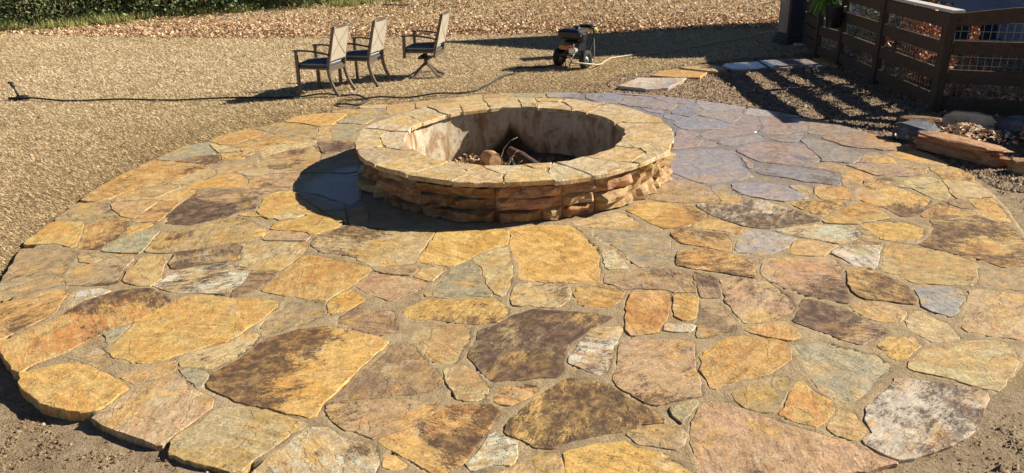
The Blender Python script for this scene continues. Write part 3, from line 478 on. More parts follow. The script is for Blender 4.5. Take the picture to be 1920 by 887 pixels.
# ================================================================ THE PATIO
STONES = """y0 -289,388 -274,395 -268,397 -255,395 -236,384 -229,379 -218,370 -221,362 -222,353 -227,349 -233,348 -242,351 -252,354 -265,362 -276,371 -283,378
p3 -224,343 -215,364 -202,376 -197,382 -195,382 -185,372 -177,365 -165,356 -165,348 -171,334 -175,325 -179,317 -187,322 -204,330 -216,336
k1 -171,311 -173,320 -173,325 -164,334 -160,346 -150,349 -146,349 -123,339 -111,333 -108,332 -116,323 -121,314 -127,307 -132,296 -137,294 -141,295 -152,299 -161,306 -167,310
t1 -230,383 -222,387 -203,397 -202,398 -198,388 -204,381 -212,377 -215,375 -223,379
g0 -196,389 -181,387 -177,383 -176,370 -177,366 -187,376
o4 -357,473 -355,479 -339,492 -324,500 -317,493 -311,472 -309,461 -317,445 -326,430 -329,427
O5 -322,423 -313,438 -300,459 -301,468 -294,485 -279,495 -258,497 -235,475 -240,464 -246,450 -252,446 -261,437 -264,430 -275,411 -287,398 -289,389 -296,394 -309,408 -319,418
w0 -309,496 -298,499 -287,496 -290,489 -297,478 -303,469
g0 -263,433 -250,445 -249,440 -250,421 -254,422
m1 -274,409 -263,428 -256,420 -251,410 -244,401 -239,394 -243,392 -251,396
y1 -249,410 -248,445 -242,462 -233,474 -227,481 -217,485 -203,479 -177,475 -161,471 -159,463 -164,451 -167,442 -178,419 -192,412 -205,403 -218,395 -226,397 -233,401 -241,403
k2 -201,401 -193,409 -178,417 -169,428 -163,429 -161,426 -161,415 -162,405 -170,394 -176,384 -184,390 -197,392
Y7 -138,430 -119,434 -90,421 -77,413 -79,406 -89,387 -97,368 -103,352 -106,336 -123,342 -139,348 -149,352 -174,370 -174,383 -166,394 -161,402 -155,418 -148,424
m3 -161,431 -163,445 -156,462 -158,471 -146,475 -131,469 -125,454 -125,447 -132,442 -140,437 -153,429 -157,424
y3 -126,467 -115,488 -101,470 -107,462 -109,455 -121,451
d5 -113,437 -113,446 -106,461 -96,454 -81,453 -77,439 -74,426 -82,422 -92,426 -99,430
Y4 -71,446 -71,455 -61,466 -54,468 -14,467 -7,457 -4,449 -9,435 -24,433 -46,437 -63,441
t1 -62,424 -54,430 -43,434 -32,429 -28,424 -28,408 -33,399 -34,387 -36,384 -44,385 -50,391 -58,405
d1 -99,352 -93,368 -85,387 -76,409 -72,413 -61,406 -51,388 -41,370 -41,366 -47,359 -58,357 -76,354 -90,351
k2 -41,380 -30,385 -22,372 -16,360 -17,351 -22,348 -28,349 -32,351 -39,368
p5 -102,349 -81,352 -61,350 -41,346 -44,337 -52,330 -59,325 -71,318 -81,323 -87,326 -97,335 -102,344
O6 -69,317 -58,323 -50,329 -43,337 -38,344 -28,344 -15,345 -9,339 -13,331 -17,317 -23,301 -27,296 -34,291 -40,290 -44,295 -50,300 -60,307
w3 -120,306 -113,317 -106,329 -99,328 -84,317 -73,313 -69,310 -66,298 -68,285 -89,278 -120,284 -126,295
y1 -63,306 -59,303 -53,297 -57,293 -65,296
w5 -13,319 0,314 -1,302 -3,295 -13,296 -22,292 -25,297 -20,304
O5 -13,349 -7,360 5,362 11,359 11,355 5,349 -2,344 -10,345
Y8 2,336 12,352 22,361 31,368 42,363 52,358 59,346 65,341 70,333 76,326 65,323 53,318 37,316 27,312 17,307 9,308 1,314 -6,319 -5,327
g1 80,337 90,344 96,342 90,332 83,323 81,329
m1 53,317 65,323 77,323 83,322 83,314 81,307 75,304 65,306 59,307
Y3 22,303 39,308 51,310 59,305 66,303 75,292 80,285 81,276 50,269 21,278 21,297
t1 0,295 10,302 16,303 21,299 22,289 21,282 -3,279 -9,289
P2 99,340 110,340 119,334 127,326 144,314 161,303 171,293 178,285 178,281 165,264 83,276 84,288 84,300 85,310 88,323 93,335
p5 64,404 71,406 99,406 107,402 104,386 102,372 100,358 98,348 90,344 73,340 68,343 62,350 55,358 55,366 59,382
d8 -28,395 -24,411 -22,424 -14,428 -1,442 12,450 50,442 64,436 49,425 41,415 32,405 29,395 27,384 27,375 23,370 13,369 -2,367 -13,366 -20,378
o1 110,389 122,400 131,408 138,408 153,405 160,401 161,389 158,381 144,369 141,367 129,363 115,359 106,353 106,363 103,372 107,380 107,385
k3 -2,468 2,486 13,490 38,484 39,478 37,464 29,452 12,455 -1,457
O5 41,469 44,481 59,485 69,480 75,471 68,456 63,450 45,453
O4 74,454 81,469 92,472 105,470 100,438 93,428 87,416 72,412 70,419 72,436
o2 101,436 109,465 123,462 115,432 108,430
w2 94,426 113,423 109,416 93,417
W5 47,420 53,423 67,424 63,411 59,403 54,382 49,368 43,373 31,384 31,389 38,401
d5 124,451 129,453 135,447 137,436 139,423 136,415 129,414 115,407 111,408 116,428
m1 115,349 127,355 139,362 149,363 147,352 141,340 134,330 124,331 118,336
o0 149,353 156,359 158,348 165,339 164,333 155,322 148,319 140,323 134,329 138,334 141,340
t2 154,316 169,334 173,335 171,325 173,315 172,311 163,307 158,311
W6 207,357 214,357 231,351 249,344 248,340 236,325 225,312 209,301 194,293 186,291 176,292 167,305 174,312 176,321 181,332 193,343 201,350
g1 164,396 182,400 195,390 210,382 210,368 200,359 185,345 173,336 170,337 167,344 163,353 162,363 166,375 164,387
k1 224,377 235,385 259,393 273,396 287,394 286,379 275,363 256,344 250,345 239,357 222,366 220,368
o0 142,416 151,421 171,424 173,416 173,406 165,402 153,407 144,413
k1 244,423 258,435 263,423 266,416 266,398 248,395 242,408 242,414
p7 175,423 183,438 191,455 201,448 213,435 221,420 225,413 227,408 214,401 204,395 196,401 186,412
t2 219,444 227,448 240,446 250,434 247,428 237,419 227,422 220,427 218,436
y3 213,393 225,402 238,402 239,394 229,385 225,378 216,378
b3 271,464 285,467 299,463 296,452 288,441 274,425 267,432 263,441 268,452
P3 272,408 291,438 307,462 336,452 345,446 314,396 301,396 287,400
m3 -397,578 -377,576 -351,568 -341,560 -343,544 -336,525 -328,508 -345,495 -358,484 -362,481 -372,498 -375,509 -379,523 -386,546
y2 -400,586 -402,594 -403,623 -403,637 -379,636 -371,626 -363,605 -354,577 -374,587
O6 -369,626 -361,635 -345,638 -334,632 -328,608 -327,591 -331,580 -330,572 -349,574 -355,587 -361,605
y4 -328,620 -314,628 -309,622 -314,613 -324,602
g1 -328,578 -324,593 -311,611 -299,607 -296,603 -294,580 -293,562 -311,564 -328,569
t4 -291,564 -296,591 -293,607 -271,613 -253,627 -240,636 -230,629 -218,615 -208,607 -202,599 -206,588 -216,579 -239,571 -258,565 -273,561
t1 -284,509 -288,526 -289,551 -287,557 -273,555 -266,542 -264,530 -261,520 -256,514 -260,502 -269,503
P4 -322,506 -329,517 -333,536 -322,543 -315,555 -299,556 -296,551 -295,534 -292,517 -287,507 -303,505
m2 -344,567 -332,564 -314,559 -302,559 -317,554 -324,545 -334,546 -341,557
d6 -266,561 -248,566 -230,576 -215,576 -210,545 -219,540 -238,537 -255,529 -261,539
w6 -259,502 -255,515 -249,526 -227,537 -213,536 -194,519 -193,507 -199,484 -220,488 -239,490 -252,497
k2 -208,533 -214,574 -196,578 -165,576 -163,563 -167,543 -172,524 -191,523 -200,528
d5 -194,519 -175,521 -177,504 -183,491 -196,479 -198,490 -195,502
p1 -203,582 -202,599 -186,599 -170,595 -165,585 -167,578 -186,579
y3 -204,605 -202,620 -187,629 -178,638 -167,640 -147,626 -143,616 -148,604 -159,592 -167,589 -171,597 -186,601
w0 -208,632 -197,639 -181,639 -185,633 -201,626
y1 -216,607 -205,605 -205,588 -212,587
K3 -162,572 -161,585 -157,596 -137,609 -119,603 -102,599 -65,594 -63,588 -68,568 -72,549 -74,530 -87,524 -102,524 -118,539 -131,548 -150,554
y1 -61,592 -46,593 -3,591 -3,560 -13,555 -31,536 -47,520 -62,526 -71,530 -68,549 -65,570
o1 -177,489 -173,503 -167,528 -161,549 -152,547 -123,532 -105,522 -105,515 -113,495 -122,483 -127,471 -132,471 -143,474 -160,481
d0 -103,517 -92,522 -72,523 -70,518 -74,508 -84,509
t1 -72,504 -66,519 -49,519 -51,514 -59,496
P3 -112,493 -103,511 -90,509 -72,502 -60,494 -68,482 -78,474 -83,467 -89,473 -101,480
g3 -62,474 -50,498 -42,522 -31,531 -24,514 -22,496 -14,471 -39,471
K2 -30,532 -21,547 -4,556 -2,532 -1,508 -4,486 -7,470 -13,475 -19,489 -22,505 -23,516
y2 -1,595 22,598 47,597 52,590 59,566 66,547 64,527 61,491 57,487 37,489 18,491 5,497 5,515 1,539 -2,557
K3 50,605 97,623 104,601 105,583 77,589 66,591 54,597
g1 72,559 65,577 66,586 93,581 120,572 123,562 121,544 126,541 119,524 105,512 93,510 87,523 86,536 79,552
W4 69,542 77,543 81,526 84,508 68,509
m4 63,487 68,504 86,507 110,506 122,500 125,491 125,468 110,469 107,472 86,477 77,475 70,483
d6 128,500 139,493 143,486 140,473 138,460 125,460 127,478
p5 145,486 158,488 172,485 176,481 180,467 183,449 184,442 168,432 160,427 144,424 142,441 141,459 142,473
Y5 119,512 125,536 143,542 156,535 171,520 173,506 170,486 151,497 134,504
O5 128,573 139,580 170,568 168,545 164,533 144,547 133,552 130,559
o2 146,584 165,602 177,595 187,577 181,567 167,575
b0 167,533 189,580 206,573 221,556 212,542 201,533 191,527
d6 171,526 188,523 184,517 174,511
P4 184,515 189,519 209,521 232,520 236,516 233,493 225,464 218,446 209,451 195,459 183,473 177,484 176,495
t1 208,525 216,549 225,553 245,543 250,540 238,530 229,522
W7 211,572 235,584 257,580 277,578 274,557 261,546 249,542 240,551 223,562
d2 260,546 273,555 283,557 281,540 262,542
W5 239,529 256,541 280,537 272,521 257,496 247,502 242,516
y0 281,577 302,584 319,582 329,567 321,556 311,545 290,547 286,550 285,567
t3 288,544 306,536 320,525 333,503 322,483 311,467 296,470 275,474 268,487 262,494 269,509
O6 238,497 254,496 260,481 266,468 263,450 261,443 245,448 231,452 228,462 230,476
O8 308,537 322,548 339,574 345,593 359,600 383,592 395,576 396,562 391,540 387,518 380,497 362,494 348,494 340,507 320,525
m1 315,469 326,481 339,489 350,491 375,493 353,457 340,457 325,465
K4 357,670 367,680 380,691 396,694 401,688 399,675 390,646 382,635 372,633 369,648 365,665
k1 406,684 422,680 428,670 428,653 424,637 411,633 401,636 391,633 394,651
O4 411,723 419,722 432,723 437,715 439,695 429,679 416,684 408,689 409,704
o5 400,632 415,634 421,632 412,602 403,576 395,579 388,585 390,598 395,614
d5 375,630 384,633 394,630 393,619 391,606 383,610 377,618
O5 341,597 361,619 371,624 378,608 388,594 373,592 361,597 341,591
Y4 311,661 326,670 331,660 350,672 359,651 368,632 355,613 340,599 325,594 320,609 312,627 307,639
b0 206,679 208,689 223,691 239,689 254,677 260,663 266,649 259,643 239,639 226,648 213,657 209,660
y1 258,681 270,681 278,673 270,651 265,659
O3 283,677 303,672 308,668 304,649 302,637 287,641 275,642 275,658
Y5 244,633 256,637 278,638 290,637 289,626 277,615 261,600 253,612
O4 257,587 267,599 289,618 301,628 308,629 311,614 312,593 299,588 285,585 281,582 264,584
t0 310,685 327,679 325,673 307,673
O6 333,693 351,695 363,691 347,676 333,666 328,675
t2 283,689 312,704 311,690 305,675 294,680
W8 162,632 164,640 185,641 200,639 214,645 219,646 227,636 239,620 249,602 254,591 236,585 215,577 204,576 199,580 189,585 180,595 172,606
m1 124,656 155,717 162,720 179,691 186,683 186,661 179,645 165,642 154,642 141,645 131,650
O4 99,628 118,647 138,641 159,633 166,617 164,602 150,593 143,584 125,583 114,598 107,615
t2 186,680 201,689 205,679 207,654 205,647 199,641 188,642 186,658
b1 160,740 173,791 187,803 207,807 230,803 238,795 237,763 235,727 234,710 216,701 197,695 186,693 173,702 167,713
g0 233,820 232,831 244,840 283,859 287,847 281,833 259,822 243,817
k0 209,819 218,836 229,836 233,820 223,814
p2 192,861 198,884 214,882 219,870 208,855 218,837 209,820 176,808 179,829
p4 219,862 234,880 269,901 294,947 308,941 302,902 288,870 264,857 240,841 226,840
b1 200,917 210,933 234,949 253,935 268,903 258,892 236,886 215,886 204,893
b2 193,949 198,965 215,958 225,941 205,932
p1 239,953 257,975 300,982 293,951 279,928 269,907 255,937
w1 295,951 312,988 332,983 351,964 362,941 359,934 316,941
p4 308,934 357,928 372,924 352,872 337,869 314,856 292,860 302,897
g1 291,843 313,850 334,862 334,854 324,834 314,824 300,826
p4 243,795 252,814 280,826 318,818 326,810 319,761 308,744 291,741 274,747 256,755 249,771
t1 243,775 245,747 240,732 237,736
b6 242,732 245,745 271,740 291,729 317,713 312,690 305,675 293,681 280,688 267,702 253,711 244,715 242,729
g0 323,829 337,835 351,812 367,773 355,752 343,742 335,745 316,749 320,768 321,801
p2 342,857 370,927 390,907 403,887 407,854 380,855 360,849 348,850
O2 350,837 365,849 389,853 408,850 419,841 425,815 431,804 432,785 416,782 396,782 388,791 374,794 361,807
y0 393,774 415,779 432,782 437,774 435,751 434,728 420,734 404,747 395,761
O4 357,755 371,773 381,778 389,771 389,755 386,738 368,739 353,743
p3 336,738 359,738 384,734 407,720 401,707 376,698 359,698 349,703 343,720
o3 291,738 319,749 336,744 329,722 317,714 306,727
y2 317,700 327,716 339,721 349,703 336,693 325,679 310,685
o1 -357,895 -344,936 -323,949 -297,919 -311,900 -322,878 -336,876
k1 -353,887 -335,872 -310,859 -306,847 -329,842 -342,865
g2 -389,822 -385,848 -376,876 -357,891 -342,862 -329,839 -350,834 -367,825 -368,817
d7 -366,815 -357,827 -323,835 -313,807 -328,799 -350,808
k1 -341,736 -333,763 -315,784 -305,766 -303,754 -321,732
y3 -323,838 -304,840 -292,825 -292,815 -315,814
t2 -308,781 -299,793 -280,798 -270,784 -287,775 -288,766 -302,760
O4 -408,694 -408,722 -405,752 -401,784 -390,821 -359,808 -330,801 -320,792 -330,768 -340,736 -356,734 -371,721 -377,711 -381,694 -390,688
m3 -404,640 -408,686 -389,685 -374,679 -368,667 -352,652 -338,642 -336,635 -351,636 -372,632 -385,634
t1 -368,669 -373,680 -356,683 -335,687 -331,683 -332,657 -335,639 -350,649
t2 -376,686 -374,703 -368,713 -352,722 -328,730 -323,723 -332,705 -336,692 -359,688
o0 -335,690 -328,707 -319,717 -302,713 -303,698 -307,686 -324,686
O3 -329,656 -329,679 -310,683 -308,677 -308,646 -307,633 -329,629 -332,635
y2 -322,721 -324,729 -317,734 -301,753 -288,767 -279,767 -269,748 -262,726 -261,717 -281,720 -299,720 -311,718
k2 -286,772 -268,780 -242,770 -218,762 -235,760 -249,761 -261,754 -270,754
P5 -264,745 -249,759 -215,759 -216,733 -212,713 -225,705 -235,696 -249,702 -258,717 -259,728
D8 -300,626 -306,642 -306,678 -304,705 -288,714 -263,714 -255,704 -240,690 -235,673 -233,658 -244,650 -252,635 -263,630 -276,622 -287,622
y1 -242,641 -231,648 -219,636 -230,636
y1 -228,647 -227,660 -231,687 -223,701 -208,701 -193,680 -170,644 -175,637 -192,641 -202,635 -210,631 -221,637
g1 -213,763 -198,790 -166,810 -156,755
g0 -214,733 -211,754 -154,747 -140,675 -144,661 -164,677 -184,693 -207,704
g1 -194,681 -203,700 -183,688 -152,659 -151,649 -168,649
m1 -166,643 -149,645 -140,612 -146,625 -158,633
m0 -146,645 -135,655 -128,641 -120,599 -135,608
t5 -267,787 -275,818 -252,846 -226,865 -214,838 -209,827 -205,797 -223,768 -242,772
d6 -224,876 -209,879 -186,879 -176,853 -190,836 -207,829 -217,853
k3 -279,863 -250,879 -232,896 -222,866 -239,853 -252,847 -275,820 -277,834
o4 -318,866 -306,892 -286,912 -265,896 -252,881 -272,864 -283,849 -292,822 -295,822 -301,847 -311,862
m1 -318,949 -292,977 -267,968 -239,947 -232,900 -248,882 -266,900 -286,920 -300,936
y1 -289,979 -277,1011 -240,1019 -215,1014 -216,990 -223,970 -223,958 -237,950 -261,968
t1 -240,1032 -218,1045 -199,1037 -199,1017 -214,1019
k1 -208,1057 -170,1065 -167,1045 -198,1042
g1 -196,1012 -193,1038 -168,1042 -172,1009
g2 -220,967 -212,1008 -172,1003 -157,997 -173,986 -182,956
g1 -219,954 -182,949 -188,904 -195,881 -209,884 -211,898
t1 -236,941 -223,953 -212,894 -228,893 -230,901
t1 -169,1059 -130,1068 -128,1032 -161,1004
t1 -129,1070 -85,1086 -69,1069 -71,1058 -109,1035 -126,1034
k1 -84,1088 -39,1112 -38,1079 -70,1069
t1 -36,1111 10,1115 9,1084 -34,1078
g1 11,1115 52,1106 53,1082 12,1082
b1 55,1110 103,1104 95,1074 55,1079
p3 158,1109 217,1080 224,1025 216,1026 206,1053 197,1071 165,1087 147,1095
b3 112,1098 144,1094 163,1080 150,1038 129,1033 109,1065
p4 148,1032 165,1075 196,1066 216,1022 227,1019 209,986 194,988 174,1009 163,1016
p1 217,1066 253,1042 237,1021 220,1026 206,1059
b4 210,975 232,1015 253,1036 248,995 254,980 238,960 227,946 206,964
w1 256,1041 285,1027 311,993 297,986 257,976 250,1000
b1 174,1003 200,985 196,968 183,979"""
COPING = """o0 -154,752 -132,753 -124,723 -128,719 -144,712 -150,735
w0 -128,751 -125,771 -108,772 -107,750 -102,727 -120,722
k1 -154,758 -147,790 -124,776 -130,754
w1 -147,791 -140,810 -103,787 -107,771 -124,777
y1 -141,815 -128,850 -116,845 -98,822 -94,795 -103,789
k0 -116,853 -93,879 -71,852 -67,839 -93,810 -97,824
t1 -92,879 -60,899 -52,859 -57,842 -67,842
y1 -60,902 -31,909 -20,864 -51,852
k1 -29,911 10,911 16,860 -18,861
k2 11,914 31,913 31,890 13,891
k1 15,888 33,888 33,858 16,860
y1 33,913 63,907 62,892 33,896
k1 34,892 62,887 75,846 35,857
t2 65,904 95,901 106,878 77,846 64,888
m2 78,844 98,869 107,867 90,834
k1 109,873 142,841 117,789 101,812 91,832
y0 125,830 144,839 159,802 163,781 119,786
t4 117,782 164,778 164,739 152,706 115,728 115,762
k3 113,727 133,718 134,705 112,695 100,701
k1 131,699 150,704 136,671 106,646 124,673
y1 98,698 111,689 124,674 105,648 67,666
k1 64,665 103,645 95,629 70,614 58,631 42,652
w2 34,637 42,648 57,629 68,614 39,605 35,617
o1 11,648 34,647 36,640 19,637
y2 -5,615 -1,628 30,628 34,607 9,599 -3,598
k2 -21,646 10,646 19,635 32,635 29,630 -1,630 -9,627
t1 -44,624 -31,647 -10,626 -5,599 -20,596 -46,605
m3 -59,656 -51,662 -30,650 -37,637
t1 -83,632 -60,655 -37,635 -47,608 -66,618
y1 -112,666 -82,687 -57,661 -84,634
m2 -143,709 -121,715 -90,697 -83,688 -112,668 -122,675
w1 -120,717 -102,722 -90,699"""
TONE = {  # base colour, second colour
 'y': ((0.57, 0.37, 0.13), (0.52, 0.30, 0.080)), 't': ((0.47, 0.325, 0.155), (0.42, 0.26, 0.11)),
 'k': ((0.49, 0.385, 0.205), (0.44, 0.30, 0.13)), 'g': ((0.30, 0.265, 0.18), (0.38, 0.32, 0.20)),
 'o': ((0.51, 0.32, 0.125), (0.46, 0.235, 0.070)), 'd': ((0.19, 0.125, 0.080), (0.38, 0.26, 0.14)),
 'p': ((0.45, 0.31, 0.18), (0.42, 0.26, 0.145)), 'b': ((0.30, 0.29, 0.285), (0.36, 0.31, 0.25)),
 'w': ((0.54, 0.50, 0.40), (0.50, 0.37, 0.20)), 'm': ((0.32, 0.225, 0.13), (0.38, 0.26, 0.13))}
def parse(s):
    out = []
    for l in s.strip().split('\n'):
        a = l.split(); out.append((a[0], np.array([[float(q) for q in p.split(',')] for p in a[1:]])/100))
    return out
def densify(P, step):
    out = []
    for i in range(len(P)):
        a, b = P[i], P[(i+1) % len(P)]; n = max(1, int(round(np.hypot(*(b-a))/step)))
        for k in range(n): out.append(a+(b-a)*k/n)
    return np.array(out)
def area(P):
    x, y = P[:, 0], P[:, 1]; return 0.5*np.sum(x*np.roll(y, -1)-y*np.roll(x, -1))
def round_off(P, t=0.22):
    Q = []
    for i in range(len(P)):
        a, b = P[i], P[(i+1) % len(P)]; Q += [a+(b-a)*t, a+(b-a)*(1-t)]
    return np.array(Q)
def grow(polys, joint, cap, limit):
    """push every edge point outwards until a joint's width from its neighbours"""
    segs = np.concatenate([np.concatenate([p, np.roll(p, -1, 0)], 1) for p in polys]); own = np.concatenate([np.full(len(p), i) for i, p in enumerate(polys)])
    res = []
    for i, p in enumerate(polys):
        t = np.roll(p, -1, 0)-np.roll(p, 1, 0); t /= np.hypot(t[:, 0], t[:, 1])[:, None]+1e-9; nrm = np.stack([t[:, 1], -t[:, 0]], 1)
        S = segs[own != i]; a, b = S[:, :2], S[:, 2:]; e = b-a; ee = (e*e).sum(1)+1e-12
        w_ = p[:, None]-a[None]; u = np.clip((w_*e[None]).sum(2)/ee, 0, 1); dd = np.sqrt(((w_-u[..., None]*e[None])**2).sum(2)).min(1)
        mv = np.clip((dd-joint)/2, -0.012, cap)
        res.append(limit(p + nrm*mv[:, None]*0.9))
    return res
def slab(P, z0, z1, jit, tilt=0.0, bev=0.006):
    """a split stone: P outline (ccw) round its own centre"""
    n = len(P); Pj = P + rng.normal(0, jit, P.shape); c = Pj.mean(0)
    tx, ty = rng.normal(0, tilt, 2)
    def ring(s, dz, noise):
        Q = Pj.copy(); d = Q-c; L = np.hypot(d[:, 0], d[:, 1])[:, None]; Q = Q-d/L*s
        return [(q[0], q[1], z1+dz+tx*(q[0]-c[0])+ty*(q[1]-c[1])+rng.normal(0, noise)) for q in Q]
    top = ring(bev*1.2, 0, 0.0); lip = ring(0.0, -bev, bev*0.3); bot = [(q[0], q[1], z0) for q in Pj]
    m = MB(); V = top+lip+bot; F = [tuple(range(n))]
    for i in range(n):
        j = (i+1) % n; F += [(n+i, n+j, j, i), (2*n+i, 2*n+j, n+j, n+i)]
    m.add(V, F); return m
def paint(o, code, lvl, center):
    a, b = TONE[code]
    def j(c, s=0.09):
        k = rng.uniform(1-s, 1+s); return [min(0.75, max(0.01, v*k*rng.uniform(0.95, 1.05))) for v in c]
    C0 = (0.46, 0.335, 0.185); a = [x*0.88+y_*0.12 for x, y_ in zip(a, C0)]; b = [x*0.90+y_*0.10 for x, y_ in zip(b, C0)]
    o.color = (*j(a), 1); o['tone2'] = j(b); o['stain'] = float(lvl); o['sdir'] = [0.0, 0.0, 0.0]
th = np.linspace(0, 2*np.pi, 160, endpoint=False)
st = parse(STONES); polys = []
for c, P in st:
    if area(P) < 0: P = P[::-1]
    polys.append(round_off(densify(P, 0.6), 0.10))
polys = [densify(p, 0.10) for p in polys]
def lim(p):
    d = p-PC; r = np.hypot(d[:, 0], d[:, 1]); a = np.arctan2(d[:, 1], d[:, 0]); mx = patio_edge(a)+0.012
    p = np.where((r > mx)[:, None], PC+d/r[:, None]*mx[:, None], p)
    d = p-PIT; r = np.hypot(d[:, 0], d[:, 1]); return np.where((r < 1.46)[:, None], PIT+d/r[:, None]*1.46, p)
polys = grow(polys, 0.014, 0.012, lim)
def mortar_bed():
    # polar-free grid that follows the trowelled joints: proud in places, hollow in others
    xs = np.arange(PC[0]-PR-0.1, PC[0]+PR+0.1, 0.026); ys = np.arange(PC[1]-PR-0.1, PC[1]+PR+0.1, 0.026); X, Y = np.meshgrid(xs, ys); x, y = X.ravel(), Y.ravel()
    x = x+rng.uniform(-0.008, 0.008, len(x)); y = y+rng.uniform(-0.008, 0.008, len(y))
    deep = np.zeros(len(x), bool); nx = len(xs)
    for p in polys:
        t = np.roll(p, -1, 0)-np.roll(p, 1, 0); t /= np.hypot(t[:, 0], t[:, 1])[:, None]+1e-9; q = p-np.stack([t[:, 1], -t[:, 0]], 1)*0.024
        i0, i1 = np.searchsorted(xs, [p[:, 0].min()-.03, p[:, 0].max()+.03]); j0, j1 = np.searchsorted(ys, [p[:, 1].min()-.03, p[:, 1].max()+.03])
        idx = (np.arange(j0, min(j1, len(ys)))[:, None]*nx+np.arange(i0, min(i1, nx))[None]).ravel(); deep[idx] |= inside(q, x[idx], y[idx])
    z = -0.0025+0.0065*(vnoise(x, y, 3.0, 81)-0.5)+0.006*(vnoise(x, y, 13, 82)-0.5)+0.004*(vnoise(x, y, 40, 83)-0.5)
    z = np.where(deep, -0.03, z)
    r = np.hypot(x-PC[0], y-PC[1]); e = patio_edge(np.arctan2(y-PC[1], x-PC[0])); rp = np.hypot(x-PIT[0], y-PIT[1])
    over = np.clip(r-(e-0.085), 0, None); z = z-over*4.0
    s = np.where(over > 0.06, (e+0.03)/r, 1.0); x = PC[0]+(x-PC[0])*s; y = PC[1]+(y-PC[1])*s
    ok = (r < e+0.10) & (rp > 1.33)
    ny = len(ys); i = (np.arange(nx-1)[None, :]+np.arange(ny-1)[:, None]*nx).ravel(); F = np.stack([i, i+1, i+nx+1, i+nx], 1); F = F[ok[F].all(1)]
    used, inv = np.unique(F, return_inverse=True)
    o = big_mesh("patio", np.stack([x, y, z], 1)[used], inv.reshape(-1, 4), M_MORTAR); o.data.polygons.foreach_set("use_smooth", np.ones(len(F), bool)); tag(o, kind='structure'); return o
patio = mortar_bed()
SD = {'Y7': (-0.20, 0.05), 'Y4': (0.05, -0.30), 'D8': (-0.05, -0.15), 'K3': (-0.16, 0), 'W8': (-0.04, -0.05), 'O6': (0.14, 0), 'P4': (0.1, -0.2), 'O5': (0.0, 0.2), 'W6': (0.0, 0.03)}
for i, ((code, P0), P) in enumerate(zip(st, polys)):
    c = P.mean(0); dist = math.hypot(*c)
    P = densify(P, 0.055 if dist < 5.5 else 0.12)
    z = rng.normal(0.0005, 0.0022)
    mb = slab(P-c, -0.07, 0.0, 0.0042 if dist < 5.5 else 0.006, 0.0012, 0.0035)
    o = mb.build("flagstone", M_STONE, patio, (c[0], c[1], 0.001+z))
    paint(o, code[0].lower(), int(code[1]), c)
    if code in SD: o['sdir'] = [SD[code][0], SD[code][1], 0.0]
# small chinking stones pressed in the wider joints are left to the mortar

# ================================================================ THE FIRE PIT
pit = empty("fire_pit", (PIT[0], PIT[1], 0)); tag(pit, "large round stone fire pit with flat coping in the middle of the patio", "fire pit")
m = MB(); m.lathe([(1.468, -0.03), (1.468, 0.33)], 72); m.build("wall_core", M_MORTAR, pit)
def liner():
    n, k = 96, 8; m = MB(); V = []; F = []
    for i in range(n):
        a = 2*math.pi*i/n
        for j in range(k):
            r = 1.15+0.008*math.sin(a*7+j)+0.012*(vnoise(np.array(a*4), np.array(j*0.7), 1.0, 40)-0.5)
            V.append((r*math.cos(a), r*math.sin(a), -0.26+0.585*j/(k-1)))
    for i in range(n):
        for j in range(k-1): b = (i+1) % n; F.append((b*k+j, i*k+j, i*k+j+1, b*k+j+1))
    m.add(V, F, True); return m.build("inner_wall", M_LINER, pit)
liner()
m = MB(); NN = 120; rin, rout = 1.135, 1.535
V = []
for i in range(NN):
    a = 2*math.pi*i/NN
    for r, z in ((rin, 0.330), (1.52, 0.330), (1.52, 0.362), (rin, 0.362)): V.append((r*math.cos(a), r*math.sin(a), z))
F = []
for i in range(NN):
    j = (i+1) % NN
    for k in range(4): l = (k+1) % 4; F.append((i*4+k, i*4+l, j*4+l, j*4+k))
m.add(V, F); m.build("coping_bed", M_MORTAR, pit)
cp = parse(COPING); polys = []
for c, P in cp:
    P = P-PIT
    if area(P) < 0: P = P[::-1]
    polys.append(densify(round_off(densify(P, 0.3), 0.12), 0.08))
def limc(p):
    r = np.hypot(p[:, 0], p[:, 1]); a = np.arctan2(p[:, 1], p[:, 0])
    ro = 1.580+0.010*np.sin(a*9)+0.008*np.sin(a*23+1); ri = 1.098+0.010*np.sin(a*11+2)+0.006*np.sin(a*27)
    t = np.where(r > 1.50, ro, np.where(r < 1.17, ri, r)); return p/r[:, None]*t[:, None]
for _ in range(3): polys = grow(polys, 0.008, 0.03, lambda p: p)
polys = [limc(p) for p in polys]
for (code, _), P in zip(cp, polys):
    c = P.mean(0); mb = slab(P-c, -0.040, 0.0, 0.0060, 0.004, 0.005)
    o = mb.build("coping_stone", M_STONE, pit, (c[0], c[1], 0.372+rng.normal(0, 0.003))); paint(o, code[0], int(code[1]), c)
    o.color = [v*0.58+q*0.42 for v, q in zip(o.color[:3], (0.60, 0.50, 0.34))]+[1]; o['tone2'] = [v*0.7+q*0.3 for v, q in zip(o['tone2'], (0.56, 0.44, 0.27))]; o['stain'] = o['stain']*0.6
